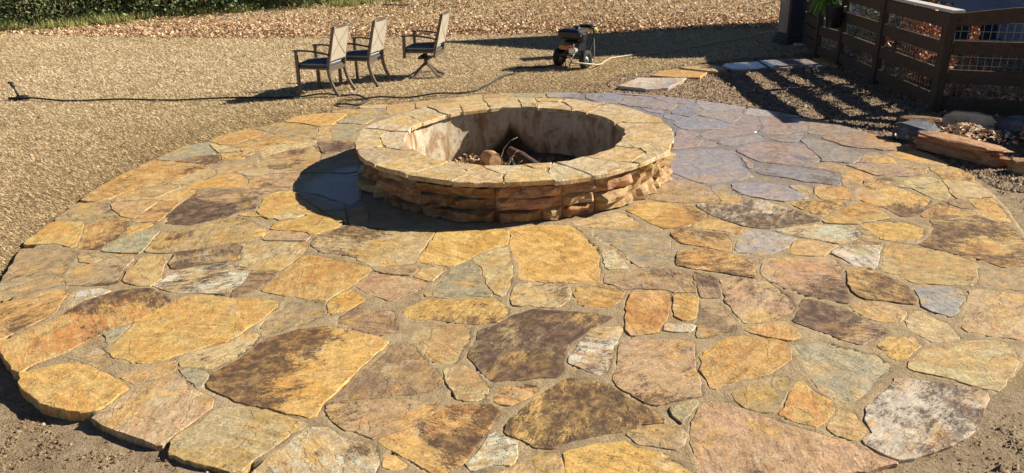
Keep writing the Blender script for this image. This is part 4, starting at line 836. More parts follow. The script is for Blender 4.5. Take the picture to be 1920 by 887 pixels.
def wall_block(a0, a1, z0, z1, mat, bulge):
    nu = max(3, int((a1-a0)*1.55/0.045)); nv = 6; V = []; F = []; cz = (z0+z1)/2; ca = (a0+a1)/2
    org = Vector((1.53*math.cos(ca), 1.53*math.sin(ca), cz)); s1, s2 = rng.uniform(0, 9, 2); sl = rng.uniform(-0.10, 0.10)
    for i in range(nu+1):
        u = i/nu; a = a0+(a1-a0)*u
        for j in range(nv+1):
            v = j/nv; e = min(u, 1-u)*(a1-a0)*1.53; ev = min(v, 1-v)*(z1-z0)
            k = min(1, e/0.012)*min(1, ev/0.010)
            nz = 1.3*abs(float(vnoise(np.array(a*1.5), np.array((z0+(z1-z0)*v)*1.3), 7, s1))-0.5)*2+0.75*float(vnoise(np.array(a*1.5), np.array(z0+(z1-z0)*v), 21, s2))+0.9*(((u-0.5)*math.cos(s1*2)+(v-0.5)*math.sin(s1*2)))-1.0
            r = 1.478+k*(bulge+0.05+0.060*nz); zz = z0+(z1-z0)*v + (rng.normal(0, 0.003) if 0 < v < 1 else 0.012*math.sin(a*17+z0*40))
            aa = a+(rng.normal(0, 0.003) if 0 < u < 1 else 0)
            V.append(Vector((r*math.cos(aa), r*math.sin(aa), zz))-org)
    w_ = nv+1
    for i in range(nu):
        for j in range(nv): F.append((i*w_+j, (i+1)*w_+j, (i+1)*w_+j+1, i*w_+j+1))
    m = MB(); m.add(V, F); m.build("wall_stone", mat, pit, org)
PATS = [[(-0.01, 0.332)], [(-0.01, 0.165), (0.168, 0.332)], [(-0.01, 0.205), (0.208, 0.332)], [(-0.01, 0.115), (0.118, 0.332)], [(-0.01, 0.10), (0.103, 0.205), (0.208, 0.332)], [(-0.01, 0.075), (0.078, 0.24), (0.243, 0.332)]]
def cell(a, b, pat, mats):
    for z0, z1 in pat:
        n_ = 2 if (b-a)*1.53 > 0.34 and rng.uniform() < (0.40 if z1-z0 < 0.2 else 0.15) else 1
        c = a+(b-a)*rng.uniform(0.3, 0.7) if n_ == 2 else b
        for p, q in ([(a, c), (c, b)] if n_ == 2 else [(a, b)]): wall_block(p+0.002, q-0.002, z0, z1, M_ROCK[mats[int(rng.integers(len(mats)))]], rng.uniform(0.0, 0.026))
a_ = R(-75)
while a_ < R(285)-0.05:
    side = math.cos(a_) > 0.25
    b_ = min(a_+(rng.uniform(0.28, 0.62) if side else rng.uniform(0.40, 0.85))/1.53, R(285))
    if R(285)-b_ < 0.13: b_ = R(285)
    cell(a_, b_, PATS[int(rng.choice(6, p=[0.12, 0.24, 0.2, 0.2, 0.12, 0.12] if side else [0.0, 0.12, 0.18, 0.1, 0.32, 0.28]))], ['gold', 'gold', 'rust', 'gold', 'rust'] if side else ['gold', 'brown', 'brown', 'gold', 'rust'])
    a_ = b_
m = MB(); m.add([(1.15*math.cos(t), 1.15*math.sin(t), -0.20+0.05*float(vnoise(np.array(math.cos(t)*3), np.array(math.sin(t)*3), 1, 5))) for t in th[::4]]+[(0, 0, -0.19)], [(i, (i+1) % 40, 40) for i in range(40)]); m.build("ash_floor", M_ASH, pit)

def log(name, c, L, r, az, tilt, mat, label, cat='log'):
    o = empty(name, c); tag(o, label, cat)
    d = Vector((math.cos(az)*math.cos(tilt), math.sin(az)*math.cos(tilt), math.sin(tilt)))
    m = MB(); pts = [d*(-L/2), d*(-L/6)+Vector((0.008, 0, 0.006)), d*(L/6), d*(L/2)]; m.tube(pts, [r*0.98, r*1.06, r, r*0.93], 14, caps=False); m.build("bark", mat[0], o)
    m = MB()
    for s in (-1, 1):
        m = MB(); x = d.cross(Vector((0, 0, 1))).normalized(); y = d.cross(x)
        m.add([d*(s*(L/2-0.004))+ (x*math.cos(a)+y*math.sin(a))*r*0.97*(1+0.05*math.sin(3*a)) for a in [2*math.pi*k/16 for k in range(16)]], [tuple(range(16))])
        m.build("cut_end", mat[1], o)
    return o
log("cut_log", (-0.20, 8.00, -0.035), 0.24, 0.085, R(-65), R(6), (M_LOGEND, M_LOGEND), "short rounded orange brown log lying in the fire pit")
log("charred_log", (0.16, 7.95, -0.03), 0.52, 0.052, R(-52), R(-9), (M_CHAR, M_CHAR), "charred log leaning in the fire pit right of the round log")
o = MB(); cvs = []
a = Vector((-0.05, 7.53, 0.05)); o.tube([(-0.085, 7.98, -0.12), (-0.09, 7.98, 0.00), (-0.06, 7.98, 0.09), (0.01, 7.99, 0.17), (0.09, 8.0, 0.205)], [0.005, 0.004, 0.0035, 0.003, 0.002], 6)
tag(o.build("curved_twig", M_PALETWIG), "thin pale twig arching up out of the fire pit", "twig")
def twig(pts, r, label, mat=M_PALETWIG):
    m = MB(); pts = [(p[0]*1.04, p[1]+0.30, p[2]-0.165) for p in pts]; m.tube(pts, [r*(1-0.5*i/(len(pts)-1)) for i in range(len(pts))], 6)
    mid = Vector(pts[len(pts)//2]); m.tube([mid, mid+Vector((0.03, 0.02, 0.05)), mid+Vector((0.07, 0.02, 0.08))], [r*0.6, r*0.5, r*0.3], 5)
    o = tag(m.build("bleached_twig", mat), label, "twig", "bleached twigs in the fire pit"); return o
TWL = iter(["bleached forked twig standing just right of the round log", "bleached twig leaning against the charred log", "bleached forked twig right of the charred log", "thinnest bleached twig crossing beside the arching twig", "thick pale stick lying at the right end of the charred log", "pale stick lying among the leaves left of the round log"])
TL = "bleached forked twig lying among the ashes in the fire pit"
twig([(-0.03, 7.60, 0.05), (0.0, 7.63, 0.12), (0.02, 7.66, 0.15), (0.07, 7.58, 0.08), (0.12, 7.5, 0.05)], 0.008, next(TWL))
twig([(0.0, 7.70, 0.15), (0.03, 7.62, 0.11), (0.06, 7.55, 0.07), (0.12, 7.50, 0.05)], 0.007, next(TWL))
twig([(0.30, 7.56, 0.05), (0.38, 7.63, 0.09), (0.47, 7.7, 0.13)], 0.008, next(TWL))
twig([(-0.07, 7.60, 0.05), (-0.05, 7.6, 0.12), (-0.02, 7.55, 0.13), (0.02, 7.52, 0.06)], 0.005, next(TWL))
twig([(0.22, 7.45, 0.05), (0.36, 7.52, 0.055), (0.55, 7.6, 0.05)], 0.016, next(TWL))
twig([(-0.55, 7.62, 0.05), (-0.42, 7.66, 0.06), (-0.30, 7.64, 0.05)], 0.015, next(TWL))
n = 520; q = rng.normal(0, 1, (n, 2)); x = -0.42+0.26*q[:, 0]; y = 8.02+0.14*q[:, 1]; hz = -0.19+0.17*np.exp(-((x+0.42)**2/0.05+(y-8.12)**2/0.03))*rng.uniform(0, 1, n)
k = np.hypot(x-PIT[0], y-PIT[1]) < 1.05
leaves("pit_leaves", x[k], y[k], 0.05, M_LEAF, z=hz[k]+0.02, label="dry leaves heaped in the left of the fire pit", cat='leaves')
n = 260; a = rng.uniform(0, 6.28, n); rr = 1.05*np.sqrt(rng.uniform(0, 1, n)); leaves("pit_debris", PIT[0]+rr*np.cos(a), PIT[1]+rr*np.sin(a), 0.04, M_TWIG if False else M_CHIP, z=np.full(n, -0.165), label="dark bits of bark and ash over the fire pit floor", cat='debris')

# ================================================================ CHAIRS
def chair_top(root, base_z):
    """seat, arms and back shared by both kinds; local +Y is forward"""
    s = MB(); s.box((0, 0.02, 0.405+base_z), (0.54, 0.50, 0.035), bev=0.008); s.build("seat_frame", M_CHAIR, root)
    n = 9; m = MB(); V = []; F = []          # cushion: pillowed box
    for i in range(n):
        for j in range(n):
            u = i/(n-1)*2-1; v = j/(n-1)*2-1; k = (1-abs(u)**6)*(1-abs(v)**6)
            V.append((u*0.255, 0.03+v*0.245, 0.462+base_z+0.035*k+0.008*math.sin(u*5+v*3)))
    for i in range(n):
        for j in range(n):
            u = i/(n-1)*2-1; v = j/(n-1)*2-1; V.append((u*0.25, 0.03+v*0.24, 0.424+base_z))
    for i in range(n-1):
        for j in range(n-1): a = i*n+j; F += [(a, a+n, a+n+1, a+1), (81+a, 82+a, 82+n+a, 81+n+a)]
    for i in range(n-1):
        for a, b in ((i, i+1), ((n-1)*n+i+1, (n-1)*n+i), ((i+1)*n, i*n), (i*n+n-1, (i+1)*n+n-1)): F.append((a, b, b+81, a+81))
    m.add(V, F, True); m.build("seat_cushion", M_CUSH, root)
    m = MB(); c = [(-.252, -.212), (.252, -.212), (.252, .272), (-.252, .272), (-.252, -.212)]; m.tube([(a, b, 0.463+base_z) for a, b in c], 0.006, 6); m.build("cushion_piping", M_PIPING, root)
    # back: two posts, rails, sling
    zt = 0.985
    for sx in (-1, 1):
        m = MB(); m.bar((sx*0.235, -0.225, 0.38+base_z), (sx*0.225, -0.275, 0.62+base_z), 0.028, 0.045, (0, 1, 0)); m.bar((sx*0.225, -0.275, 0.615+base_z), (sx*0.215, -0.375, zt+base_z*0.6), 0.026, 0.042, (0, 1, 0)); m.build("back_post", M_CHAIR, root)
    m = MB(); m.bar((-0.215, -0.377, zt+base_z*0.6), (0.215, -0.377, zt+base_z*0.6), 0.03, 0.03, (0, 0, 1)); m.build("top_rail", M_CHAIR, root)
    m = MB(); nu, nv = 5, 8; V = []; F = []
    for sgn in (0, 1):
        for i in range(nu+1):
            for j in range(nv+1):
                u = i/nu*2-1; v = j/nv; y = -0.262-0.125*v - (0.012 if sgn else 0) + 0.012*(1-u*u); V.append((u*0.222, y, 0.505+base_z+(zt+0.012-base_z*0.4-0.505)*v+0.006*(1-u*u)*(v > 0.99)*-2))
    w_ = nv+1; o2 = (nu+1)*w_
    for i in range(nu):
        for j in range(nv): a = i*w_+j; F += [(a, a+w_, a+w_+1, a+1), (o2+a, o2+a+1, o2+a+w_+1, o2+a+w_)]
    m.add(V, F, True); m.build("backrest", M_SLING, root)
    for d in (-1, 1):
        m = MB(); m.bar((d*0.21, -0.285, 0.55+base_z), (-d*0.20, -0.402, 0.95+base_z*0.6), 0.007, 0.003, (0, 1, 0)); m.build("back_strap", M_SLING, root)
    for sx in (-1, 1):
        m = MB(); P = [(sx*0.275, 0.30, 0.655), (sx*0.283, 0.15, 0.662), (sx*0.275, -0.02, 0.652), (sx*0.26, -0.17, 0.628), (sx*0.235, -0.28, 0.60)]
        for a, b in zip(P, P[1:]): m.bar((a[0], a[1], a[2]+base_z), (b[0], b[1], b[2]+base_z), 0.046, 0.018)
        m.build("armrest", M_ARM, root)
def dining_chair(loc, rz, label):
    r = empty("patio_chair", loc, rz); tag(r, label, "chair", "patio chairs on the dry lawn")
    chair_top(r, 0.0)
    for sx in (-1, 1):
        m = MB(); m.bar((sx*0.277, 0.265, 0.0), (sx*0.27, 0.255, 0.652), 0.032, 0.045, (0, 1, 0)); m.build("leg", M_CHAIR, r)
        m = MB(); P = [(sx*0.235, -0.225, 0.42), (sx*0.237, -0.235, 0.30), (sx*0.24, -0.265, 0.18), (sx*0.245, -0.315, 0.08), (sx*0.25, -0.37, 0.0)]
        for a, b in zip(P, P[1:]): m.bar(a, b, 0.03, 0.042, (0, 1, 0))
        m.build("leg", M_CHAIR, r)
    m = MB(); m.bar((-0.235, -0.23, 0.375), (0.235, -0.23, 0.375), 0.03, 0.045); m.build("rear_rail", M_CHAIR, r)
    return r
c1 = dining_chair((-2.76, 11.68, float(gz(-2.76, 11.68))), R(72), "nearest patio chair with navy cushion, left of the other two chairs")
c2 = dining_chair((-2.28, 12.33, float(gz(-2.28, 12.33))), R(72), "middle patio chair with navy cushion, half behind the nearest chair")
def swivel_chair(loc, rz, label):
    r = empty("swivel_chair", loc, rz); tag(r, label, "chair", "patio chairs on the dry lawn"); chair_top(r, 0.02)
    for sx in (-1, 1):
        m = MB(); m.bar((sx*0.277, 0.265, 0.33), (sx*0.27, 0.255, 0.672), 0.032, 0.045, (0, 1, 0)); m.build("arm_post", M_CHAIR, r)
    m = MB(); m.bar((-0.26, -0.23, 0.37), (0.26, -0.23, 0.37), 0.03, 0.06); m.build("rear_rail", M_CHAIR, r)
    m = MB(); m.tube([(0, 0, 0.19), (0, 0, 0.395)], 0.032, 12); m.build("swivel_post", M_CHAIR, r)
    m = MB(); m.box((0, 0, 0.30), (0.22, 0.20, 0.03)); m.tube([(-0.12, -0.03, 0.285), (0.12, -0.03, 0.285)], 0.028, 10); m.tube([(-0.10, 0.05, 0.33), (0.10, 0.05, 0.33)], 0.02, 10); m.build("rocker_spring", M_ARM, r)
    for k in range(4):
        a = R(45+90*k+14); c, s = math.cos(a), math.sin(a); m = MB()
        P = [(0.02*c, 0.02*s, 0.20), (0.10*c, 0.10*s, 0.155), (0.19*c, 0.19*s, 0.085), (0.27*c, 0.27*s, 0.03), (0.33*c, 0.33*s, 0.012)]
        for p, q in zip(P, P[1:]): m.bar(p, q, 0.042, 0.022)
        m.build("leg", M_CHAIR, r)
    m = MB(); m.lathe([(0.275, 0.0), (0.305, 0.0), (0.305, 0.02), (0.275, 0.02), (0.275, 0.0)], 32); m.build("base_ring", M_CHAIR, r)
    return r
c3 = swivel_chair((-1.33, 12.80, float(gz(-1.33, 12.8))), R(78), "swivel patio chair on a four footed base, right of the other chairs")

# ================================================================ PRESSURE WASHER
pw = empty("pressure_washer", (1.10, 13.20, float(gz(1.1, 13.2))), R(-37)); tag(pw, "black petrol pressure washer on two wheels standing on the lawn", "pressure washer")
def wheel(x, sgn):
    RM = Matrix.Translation((x, 0, 0.152)) @ Matrix.Rotation(R(90), 4, 'Y')
    m = MB(); m.lathe([(0.085, -0.048), (0.125, -0.054), (0.146, -0.040), (0.152, -0.012), (0.152, 0.012), (0.146, 0.040), (0.125, 0.054), (0.085, 0.048)], 28, RM); t = m.build("wheel", M_RUBBER, pw)
    m = MB(); m.lathe([(0.0, -0.02), (0.03, -0.04), (0.045, -0.015), (0.075, -0.01), (0.09, -0.046), (0.09, 0.046), (0.075, 0.01), (0.045, 0.015), (0.03, 0.04), (0.0, 0.05)], 24, RM); m.build("rim", M_GREYRIM, t)
    m = MB()
    for k in range(5):
        a = 2*math.pi*k/5; m.box((x+sgn*0.016, 0.06*math.cos(a), 0.152+0.06*math.sin(a)), (0.012, 0.022, 0.022), Matrix.Rotation(a, 3, 'X'))
    m.build("hub_slot", M_BLACK, t)
wheel(-0.26, -1); wheel(0.26, 1)
m = MB(); m.tube([(-0.27, 0, 0.152), (0.27, 0, 0.152)], 0.012, 8); m.build("axle", M_BLACK, pw)
for sx in (-1, 1):
    m = MB(); m.tube([(sx*0.19, -0.16, 0.22), (sx*0.19, 0, 0.20), (sx*0.19, 0.22, 0.21), (sx*0.20, 0.33, 0.40), (sx*0.20, 0.37, 0.54), (sx*0.20, 0.36, 0.61)], 0.014, 8); m.build("frame_tube", M_BLACK, pw)
m = MB(); m.tube([(-0.20, 0.36, 0.61), (-0.1, 0.34, 0.625), (0.1, 0.34, 0.625), (0.20, 0.36, 0.61)], 0.018, 8); m.build("handle", M_BLACK, pw)
m = MB(); m.box((0, 0.08, 0.225), (0.42, 0.40, 0.02)); m.tube([(-0.06, -0.10, 0.21), (-0.06, -0.13, 0.10), (-0.05, -0.14, 0.03)], 0.009, 6); m.tube([(0.05, -0.10, 0.21), (0.06, -0.13, 0.12), (0.03, -0.15, 0.04)], 0.009, 6); m.build("base_plate", M_BLACK, pw)
m = MB(); m.box((-0.02, 0.10, 0.345), (0.30, 0.30, 0.22), bev=0.04); m.tube([(-0.02, 0.10, 0.30), (-0.02, -0.09, 0.33)], 0.075, 14)
for k in range(7): m.box((-0.02, 0.27, 0.28+0.022*k), (0.24, 0.03, 0.006))
e = m.build("engine", M_BLACK, pw)
m = MB(); m.box((-0.03, 0.06, 0.545), (0.44, 0.32, 0.15), bev=0.035); m.box((-0.03, 0.06, 0.615), (0.30, 0.20, 0.03), bev=0.012); m.lathe([(0.0, 0.03), (0.035, 0.03), (0.04, 0.0)], 16, Matrix.Translation((0.05, 0.08, 0.63))); m.build("fuel_tank", M_BLACK, pw)
m = MB(); m.box((0.17, 0.02, 0.50), (0.12, 0.16, 0.16), bev=0.03); m.build("air_filter", M_BLACK, pw)
m = MB(); m.box((0.17, -0.0625, 0.545), (0.085, 0.006, 0.05)); m.build("filter_label", M_GREYRIM, pw)
m = MB(); m.box((-0.10, -0.085, 0.335), (0.21, 0.035, 0.075), bev=0.01); m.build("name_panel", M_ORANGE, pw)
m = MB(); m.tube([(0.12, -0.08, 0.30), (0.12, -0.20, 0.29)], 0.045, 12); m.box((0.12, -0.19, 0.31), (0.12, 0.05, 0.10), bev=0.01); m.tube([(0.14, -0.2, 0.36), (0.16, -0.21, 0.42)], 0.014, 8); m.tube([(0.08, -0.2, 0.25), (0.06, -0.24, 0.20)], 0.018, 8); m.tube([(0.16, -0.2, 0.27), (0.13, -0.24, 0.18), (0.12, -0.23, 0.16)], 0.012, 8); m.build("pump", M_ALU, pw)
m = MB(); m.tube([(0.10, -0.22, 0.37), (0.10, -0.225, 0.40)], 0.014, 8); m.build("pump_knob", M_RED2, pw)
m = MB(); m.tube([(-0.14, 0.20, 0.40), (-0.14, 0.30, 0.38)], 0.05, 12); m.build("muffler", M_ALU, pw)
m = MB(); m.box((0.20, 0.30, 0.05), (0.05, 0.05, 0.10), bev=0.008); m.build("foot", M_ALU, pw)
sg = empty("spray_gun", (0, 0, 0)); tag(sg, "spray gun with yellow grip hooked on the pressure washer handle", "spray gun")
B_ = Matrix.Translation(pw.location) @ Matrix.Rotation(R(-37), 4, 'Z')
def W_(p): return tuple(B_ @ Vector(p))
m = MB(); m.tube([W_((-0.05, 0.30, 0.655)), W_((0.10, 0.34, 0.655)), W_((0.20, 0.42, 0.64))], 0.018, 8); m.build("barrel", M_BLACK, sg)
m = MB(); m.tube([W_((0.12, 0.38, 0.625)), W_((0.18, 0.42, 0.59)), W_((0.22, 0.44, 0.545))], [0.030, 0.034, 0.026], 8); m.tube([W_((0.08, 0.37, 0.61)), W_((0.12, 0.39, 0.57)), W_((0.19, 0.42, 0.64))], 0.012, 8); m.build("grip", M_YELLOW, sg)
m = MB(); m.tube([W_((0.16, 0.41, 0.66)), W_((0.17, 0.40, 0.50)), W_((0.20, 0.38, 0.25)), W_((0.21, 0.36, 0.05))], 0.010, 8); m.build("lance", M_GREYRIM, sg)
m = MB(); m.tube([W_((0.10, -0.24, 0.22)), W_((0.2, -0.3, 0.14)), (1.50, 12.98, 0.04)]+[(a, b, float(gz(a, b))+0.022) for a, b in ((1.60, 13.3), (1.72, 13.62), (1.84, 13.86), (2.28, 14.13), (2.72, 14.29))]+[(a, b, float(gz(a, b))+0.022) for a, b in ((3.16, 14.52), (4.02, 15.2), (4.8, 15.76), (5.4, 16.4))], 0.014, 7)
tag(m.build("pressure_hose", M_PHOSE), "tan pressure hose running from the washer into the shade", "hose")

# ================================================================ GARDEN HOSE, SPRINKLER
HP = [(-7.33, 11.69), (-6.81, 11.56), (-5.95, 11.43), (-5.13, 11.37), (-4.09, 11.30), (-3.13, 11.33), (-2.71, 11.40), (-2.38, 11.35), (-2.12, 11.17), (-2.0, 10.93), (-2.06, 10.74), (-2.23, 10.68), (-2.40, 10.78), (-2.36, 10.94), (-2.15, 11.04), (-1.78, 11.08), (-1.33, 11.13), (-0.87, 11.25), (-0.49, 11.40), (-0.34, 11.75), (-0.1, 12.34), (0.13, 12.76), (0.17, 13.08), (0.62, 13.2), (0.86, 13.28)]
def smooth(P, k=5):
    P = [np.array(p, float) for p in P]; out = []
    for i in range(len(P)-1):
        p0, p1, p2, p3 = P[max(i-1, 0)], P[i], P[i+1], P[min(i+2, len(P)-1)]
        for j in range(k):
            t = j/k; out.append(0.5*((2*p1)+(-p0+p2)*t+(2*p0-5*p1+4*p2-p3)*t*t+(-p0+3*p1-3*p2+p3)*t**3))
    return out+[P[-1]]
m = MB(); m.tube([(p[0], p[1], float(gz(p[0], p[1]))+0.028+0.012*math.sin(i*0.7)) for i, p in enumerate(smooth(HP))], 0.013, 7)
tag(m.build("garden_hose", M_HOSE), "thin black garden hose looping across the lawn behind the patio", "hose")
sp = empty("lawn_sprinkler", (-7.42, 11.70, float(gz(-7.42, 11.7)))); tag(sp, "small dark lawn sprinkler at the left end of the black hose", "sprinkler")
m = MB(); m.box((0.02, 0, 0.03), (0.34, 0.05, 0.035), bev=0.01); m.box((0.06, 0.0, 0.05), (0.14, 0.12, 0.035), bev=0.01); m.build("base", M_BLACK, sp)
m = MB(); m.tube([(0.02, 0, 0.04), (-0.01, 0, 0.14), (-0.03, 0, 0.22)], [0.022, 0.018, 0.016], 10); m.build("riser", M_HOSE, sp)
m = MB(); m.tube([(-0.025, 0, 0.20), (-0.05, 0, 0.265)], [0.03, 0.024], 10); m.box((-0.055, 0, 0.262), (0.07, 0.03, 0.03), Matrix.Rotation(R(20), 3, 'Y')); m.build("sprinkler_head", M_HOSE, sp)

# ================================================================ STEPPING STONES
def step_stone(P, h, code, lvl, label):
    P = np.array(P); P = P if area(P) > 0 else P[::-1]; c = P.mean(0); Q = densify(P-c, 0.12); z = float(gz(*c))
    m = slab(Q, -0.03, h, 0.006, 0.002, 0.008); o = m.build("stepping_stone", M_SLAB, None, (c[0], c[1], z+0.004)); paint(o, code, lvl, c); tag(o, label, "stepping stone", "stepping stones along the mulch"); return o
step_stone([[1.63, 11.37], [2.01, 11.96], [2.74, 11.80], [2.33, 11.16], [1.99, 11.08]], 0.05, 'w', 0, "pale slab stepping stone closest to the patio edge")
step_stone([[2.23, 12.12], [2.42, 12.45], [2.72, 12.59], [3.16, 12.24], [2.95, 11.85], [2.58, 11.92]], 0.045, 'o', 1, "orange stepping stone just beyond the pale slab")
step_stone([[2.80, 12.68], [3.31, 12.90], [3.55, 12.48], [3.30, 12.24], [2.98, 12.45]], 0.04, 't', 0, "tan stepping stone between the orange one and the shaded slabs")
step_stone([[3.52, 12.80], [3.72, 12.98], [4.19, 13.05], [4.20, 12.52], [4.0, 12.42], [3.60, 12.38]], 0.04, 'b', 0, "blue grey stepping stone half in shade beyond the tan one")
step_stone([[4.24, 13.11], [4.74, 13.18], [4.76, 12.52], [4.47, 12.38], [4.24, 12.48]], 0.04, 'b', 0, "blue grey stepping stone in the fence shadow with sunlit patches")
step_stone([[4.79, 13.18], [5.11, 13.18], [5.12, 12.47], [4.80, 12.47]], 0.04, 'b', 0, "dark stepping stone next to the last orange one by the gate")
step_stone([[5.17, 13.2], [5.33, 13.2], [5.33, 12.5], [5.17, 12.55]], 0.04, 'o', 3, "orange stepping stone strewn with red leaves at the foot of the fence")

# ================================================================ EDGING ROCKS
def boulder(loc, size, rz, mat, label, seed, tilt=0.0, name="edging_rock"):
    m = MB(); n, k = 14, 8; V = []; F = []
    for j in range(k+1):
        v = -1+2*j/k
        for i in range(n):
            a = 2*math.pi*i/n; c, s = math.cos(a), math.sin(a); p = 7.0
            q = (abs(c)**p+abs(s)**p)**(-1/p); e = (1-abs(v)**5)**0.33 if abs(v) < 1 else 0.62
            e = max(e, 0.86 if abs(v) < 0.99 else 0.80)
            nz = 1+0.13*(float(vnoise(np.array(a*1.3+seed), np.array(v*1.5), 1.7, seed))-0.5)*2+0.05*rng.normal()
            V.append((q*c*size[0]/2*e*nz, q*s*size[1]/2*e*nz, v*size[2]/2*(1+0.12*math.sin(a*2+seed)+0.05*rng.normal())))
    for j in range(k):
        for i in range(n): b = (i+1) % n; F.append((j*n+i, j*n+b, (j+1)*n+b, (j+1)*n+i))
    F += [tuple(range(n-1, -1, -1)), tuple(k*n+i for i in range(n))]
    Rm = Matrix.Rotation(rz, 3, 'Z') @ Matrix.Rotation(tilt, 3, 'Y'); m.add([Rm @ Vector(v) for v in V], F)
    z = float(gz(loc[0], loc[1]))+size[2]*0.36+loc[2]
    o = m.build(name, mat, None, (loc[0], loc[1], z)); return tag(o, label, "rock", "rocks edging the planting bed")
boulder((4.50, 8.30, 0), (0.38, 0.36, 0.20), R(20), M_ROCK['grey'], "blue grey block rock at the patio end of the bed edging", 1)
boulder((4.62, 7.62, 0), (0.95, 0.20, 0.14), R(-58), M_ROCK['rust'], "long low reddish rock in front of the leaf pile", 2)
boulder((4.60, 7.60, 0.13), (0.86, 0.26, 0.07), R(-60), M_ROCK['rust'], "flat reddish slab laid on top of the long low rock", 3)
boulder((4.90, 7.05, 0), (0.20, 0.16, 0.15), R(-20), M_ROCK['gold'], "small golden rock at the near end of the edging", 4)
boulder((5.22, 8.55, 0.05), (0.50, 0.10, 0.20), R(-48), M_ROCK['cream'], "cream coloured slab standing on edge behind the leaf pile", 5)
boulder((4.88, 8.95, 0), (0.50, 0.24, 0.10), R(-12), M_ROCK['brown'], "flat brown rock lying at the back of the bed", 6)
boulder((5.65, 8.35, 0), (0.45, 0.3, 0.22), R(35), M_ROCK['grey'], "dark grey rock near the right fence beside the shrub", 7)
n = 420; x = 4.98+0.22*rng.normal(0, 1, n); y = 8.15+0.2*rng.normal(0, 1, n); leaves("pale_leaf_pile", x, y, 0.055, M_LEAF, z=0.05+0.12*np.exp(-((x-4.98)**2+(y-8.15)**2)/0.05)*rng.uniform(0.3, 1, n), label="pale dry leaves heaped inside the rock edging", cat='leaves', rnd=rng.uniform(0.6, 1, n))

# ================================================================ FENCES
def fbar(root, a, b, z0, z1, th_=0.038, name='board', mat=None, z1b=None, z0b=None):
    """a board between two plan points, its ends may differ in height"""
    a = Vector(a); b = Vector(b); d = (b-a).normalized(); n_ = Vector((-d.y, d.x))*th_/2
    z0b = z0 if z0b is None else z0b; z1b = z1 if z1b is None else z1b
    o = (a+b)/2; V = []
    for p, lo, hi in ((a, z0, z1), (b, z0b, z1b)):
        for s in (-1, 1):
            q = p+n_*s-o; V += [(q.x, q.y, lo), (q.x, q.y, hi)]
    m = MB(); m.add(V, [(0, 1, 3, 2), (4, 6, 7, 5), (0, 4, 5, 1), (2, 3, 7, 6), (1, 5, 7, 3), (0, 2, 6, 4)])
    return m.build(name, mat or M_TIMBER, root, (o.x, o.y, 0))
def post(root, x, y, h, wd=0.105, name='post'):
    m = MB(); m.box((0, 0, h/2-0.05), (wd, wd, h+0.1), bev=0.006); return m.build(name, M_TIMBER_Y, root, (x, y, 0))
def mesh_wire(root, a, b, z0, z1, off):
    """welded wire behind the boards: one piece"""
    a = Vector(a); b = Vector(b); d = (b-a); L = d.length; d.normalize(); nn = Vector((-d.y, d.x))*off; m = MB()
    k = int(L/0.076)
    for i in range(1, k):
        p = a+d*(L*i/k)+nn; m.tube([(p.x, p.y, z0), (p.x, p.y, z1)], 0.0030, 4, caps=False)
    for j in range(int((z1-z0)/0.102)+1):
        z = z0+j*0.102; p, q = a+nn, b+nn; m.tube([(p.x, p.y, z), (q.x, q.y, z)], 0.0030, 4, caps=False)
    m.build("wire_mesh", M_WIRE, root)
LV = [(0.03, 0.185), (0.345, 0.505), (0.665, 0.825), (0.985, 1.15)]
fx = 5.36
f1 = empty("side_fence", (0, 0, 0)); tag(f1, "dark timber rail fence with wire mesh running away from the corner post", "fence")
pts = [(fx, 9.56), (fx+0.02, 11.30), (fx+0.05, 12.72), (fx, 13.55)]
for i, (x, y) in enumerate(pts): post(f1, x, y, 1.15 if i else 1.17, 0.12 if i == 0 else 0.10)
for (a, b) in zip(pts, pts[1:]):
    for z0, z1 in LV: fbar(f1, (a[0], a[1]+0.07), (b[0], b[1]-0.055), z0, z1)
    mesh_wire(f1, (a[0], a[1]+0.06), (b[0], b[1]-0.05), 0.03, 1.12, -0.03)
m = MB(); m.box((fx+0.02, (9.50+13.6)/2, 1.192), (0.15, 4.2, 0.036), bev=0.004); m.build("cap_board", M_CAP, f1)
f2 = empty("front_fence", (0, 0, 0)); tag(f2, "dark timber rail fence with wire mesh along the right edge of the bed", "fence")
e1, e2, e3, e4 = (fx+0.065, 9.555), (6.95, 8.90), (8.0, 7.3), (8.7, 5.6)  # runs beyond e2 are unseen, bent nearer to shade the bed
for z0, z1 in ((-0.03, 0.15), (0.325, 0.49), (0.675, 0.84)):
    fbar(f2, e1, e2, z0, z1); fbar(f2, e2, e3, z0, z1); fbar(f2, e3, e4, z0, z1)
fbar(f2, e1, (5.95, 9.325), 1.0, 1.16, z1b=1.235, z0b=1.06); fbar(f2, (5.952, 9.324), e2, 1.06, 1.235, z1b=1.30, z0b=1.12); fbar(f2, e2, e3, 1.12, 1.30); fbar(f2, e3, e4, 1.12, 1.30)
for p in (e2, e3, e4): post(f2, p[0]+0.02, p[1]+0.09, 1.25)
mesh_wire(f2, e1, e2, 0.03, 1.10, 0.03); mesh_wire(f2, e2, e3, 0.03, 1.10, 0.03)
gt = empty("garden_gate", (0, 0, 0)); tag(gt, "dark boarded gate between the column and the side fence", "gate")
ga, gb = (5.55, 14.72), (fx+0.02, 13.62)
for k in range(6):
    z0 = 0.04+k*0.19; fbar(gt, ga, gb, z0, z0+(0.17), mat=M_TIMBER)
fbar(gt, (5.60, 14.70), (5.43, 13.62), 0.02, 1.18, 0.02, name="backing_panel")
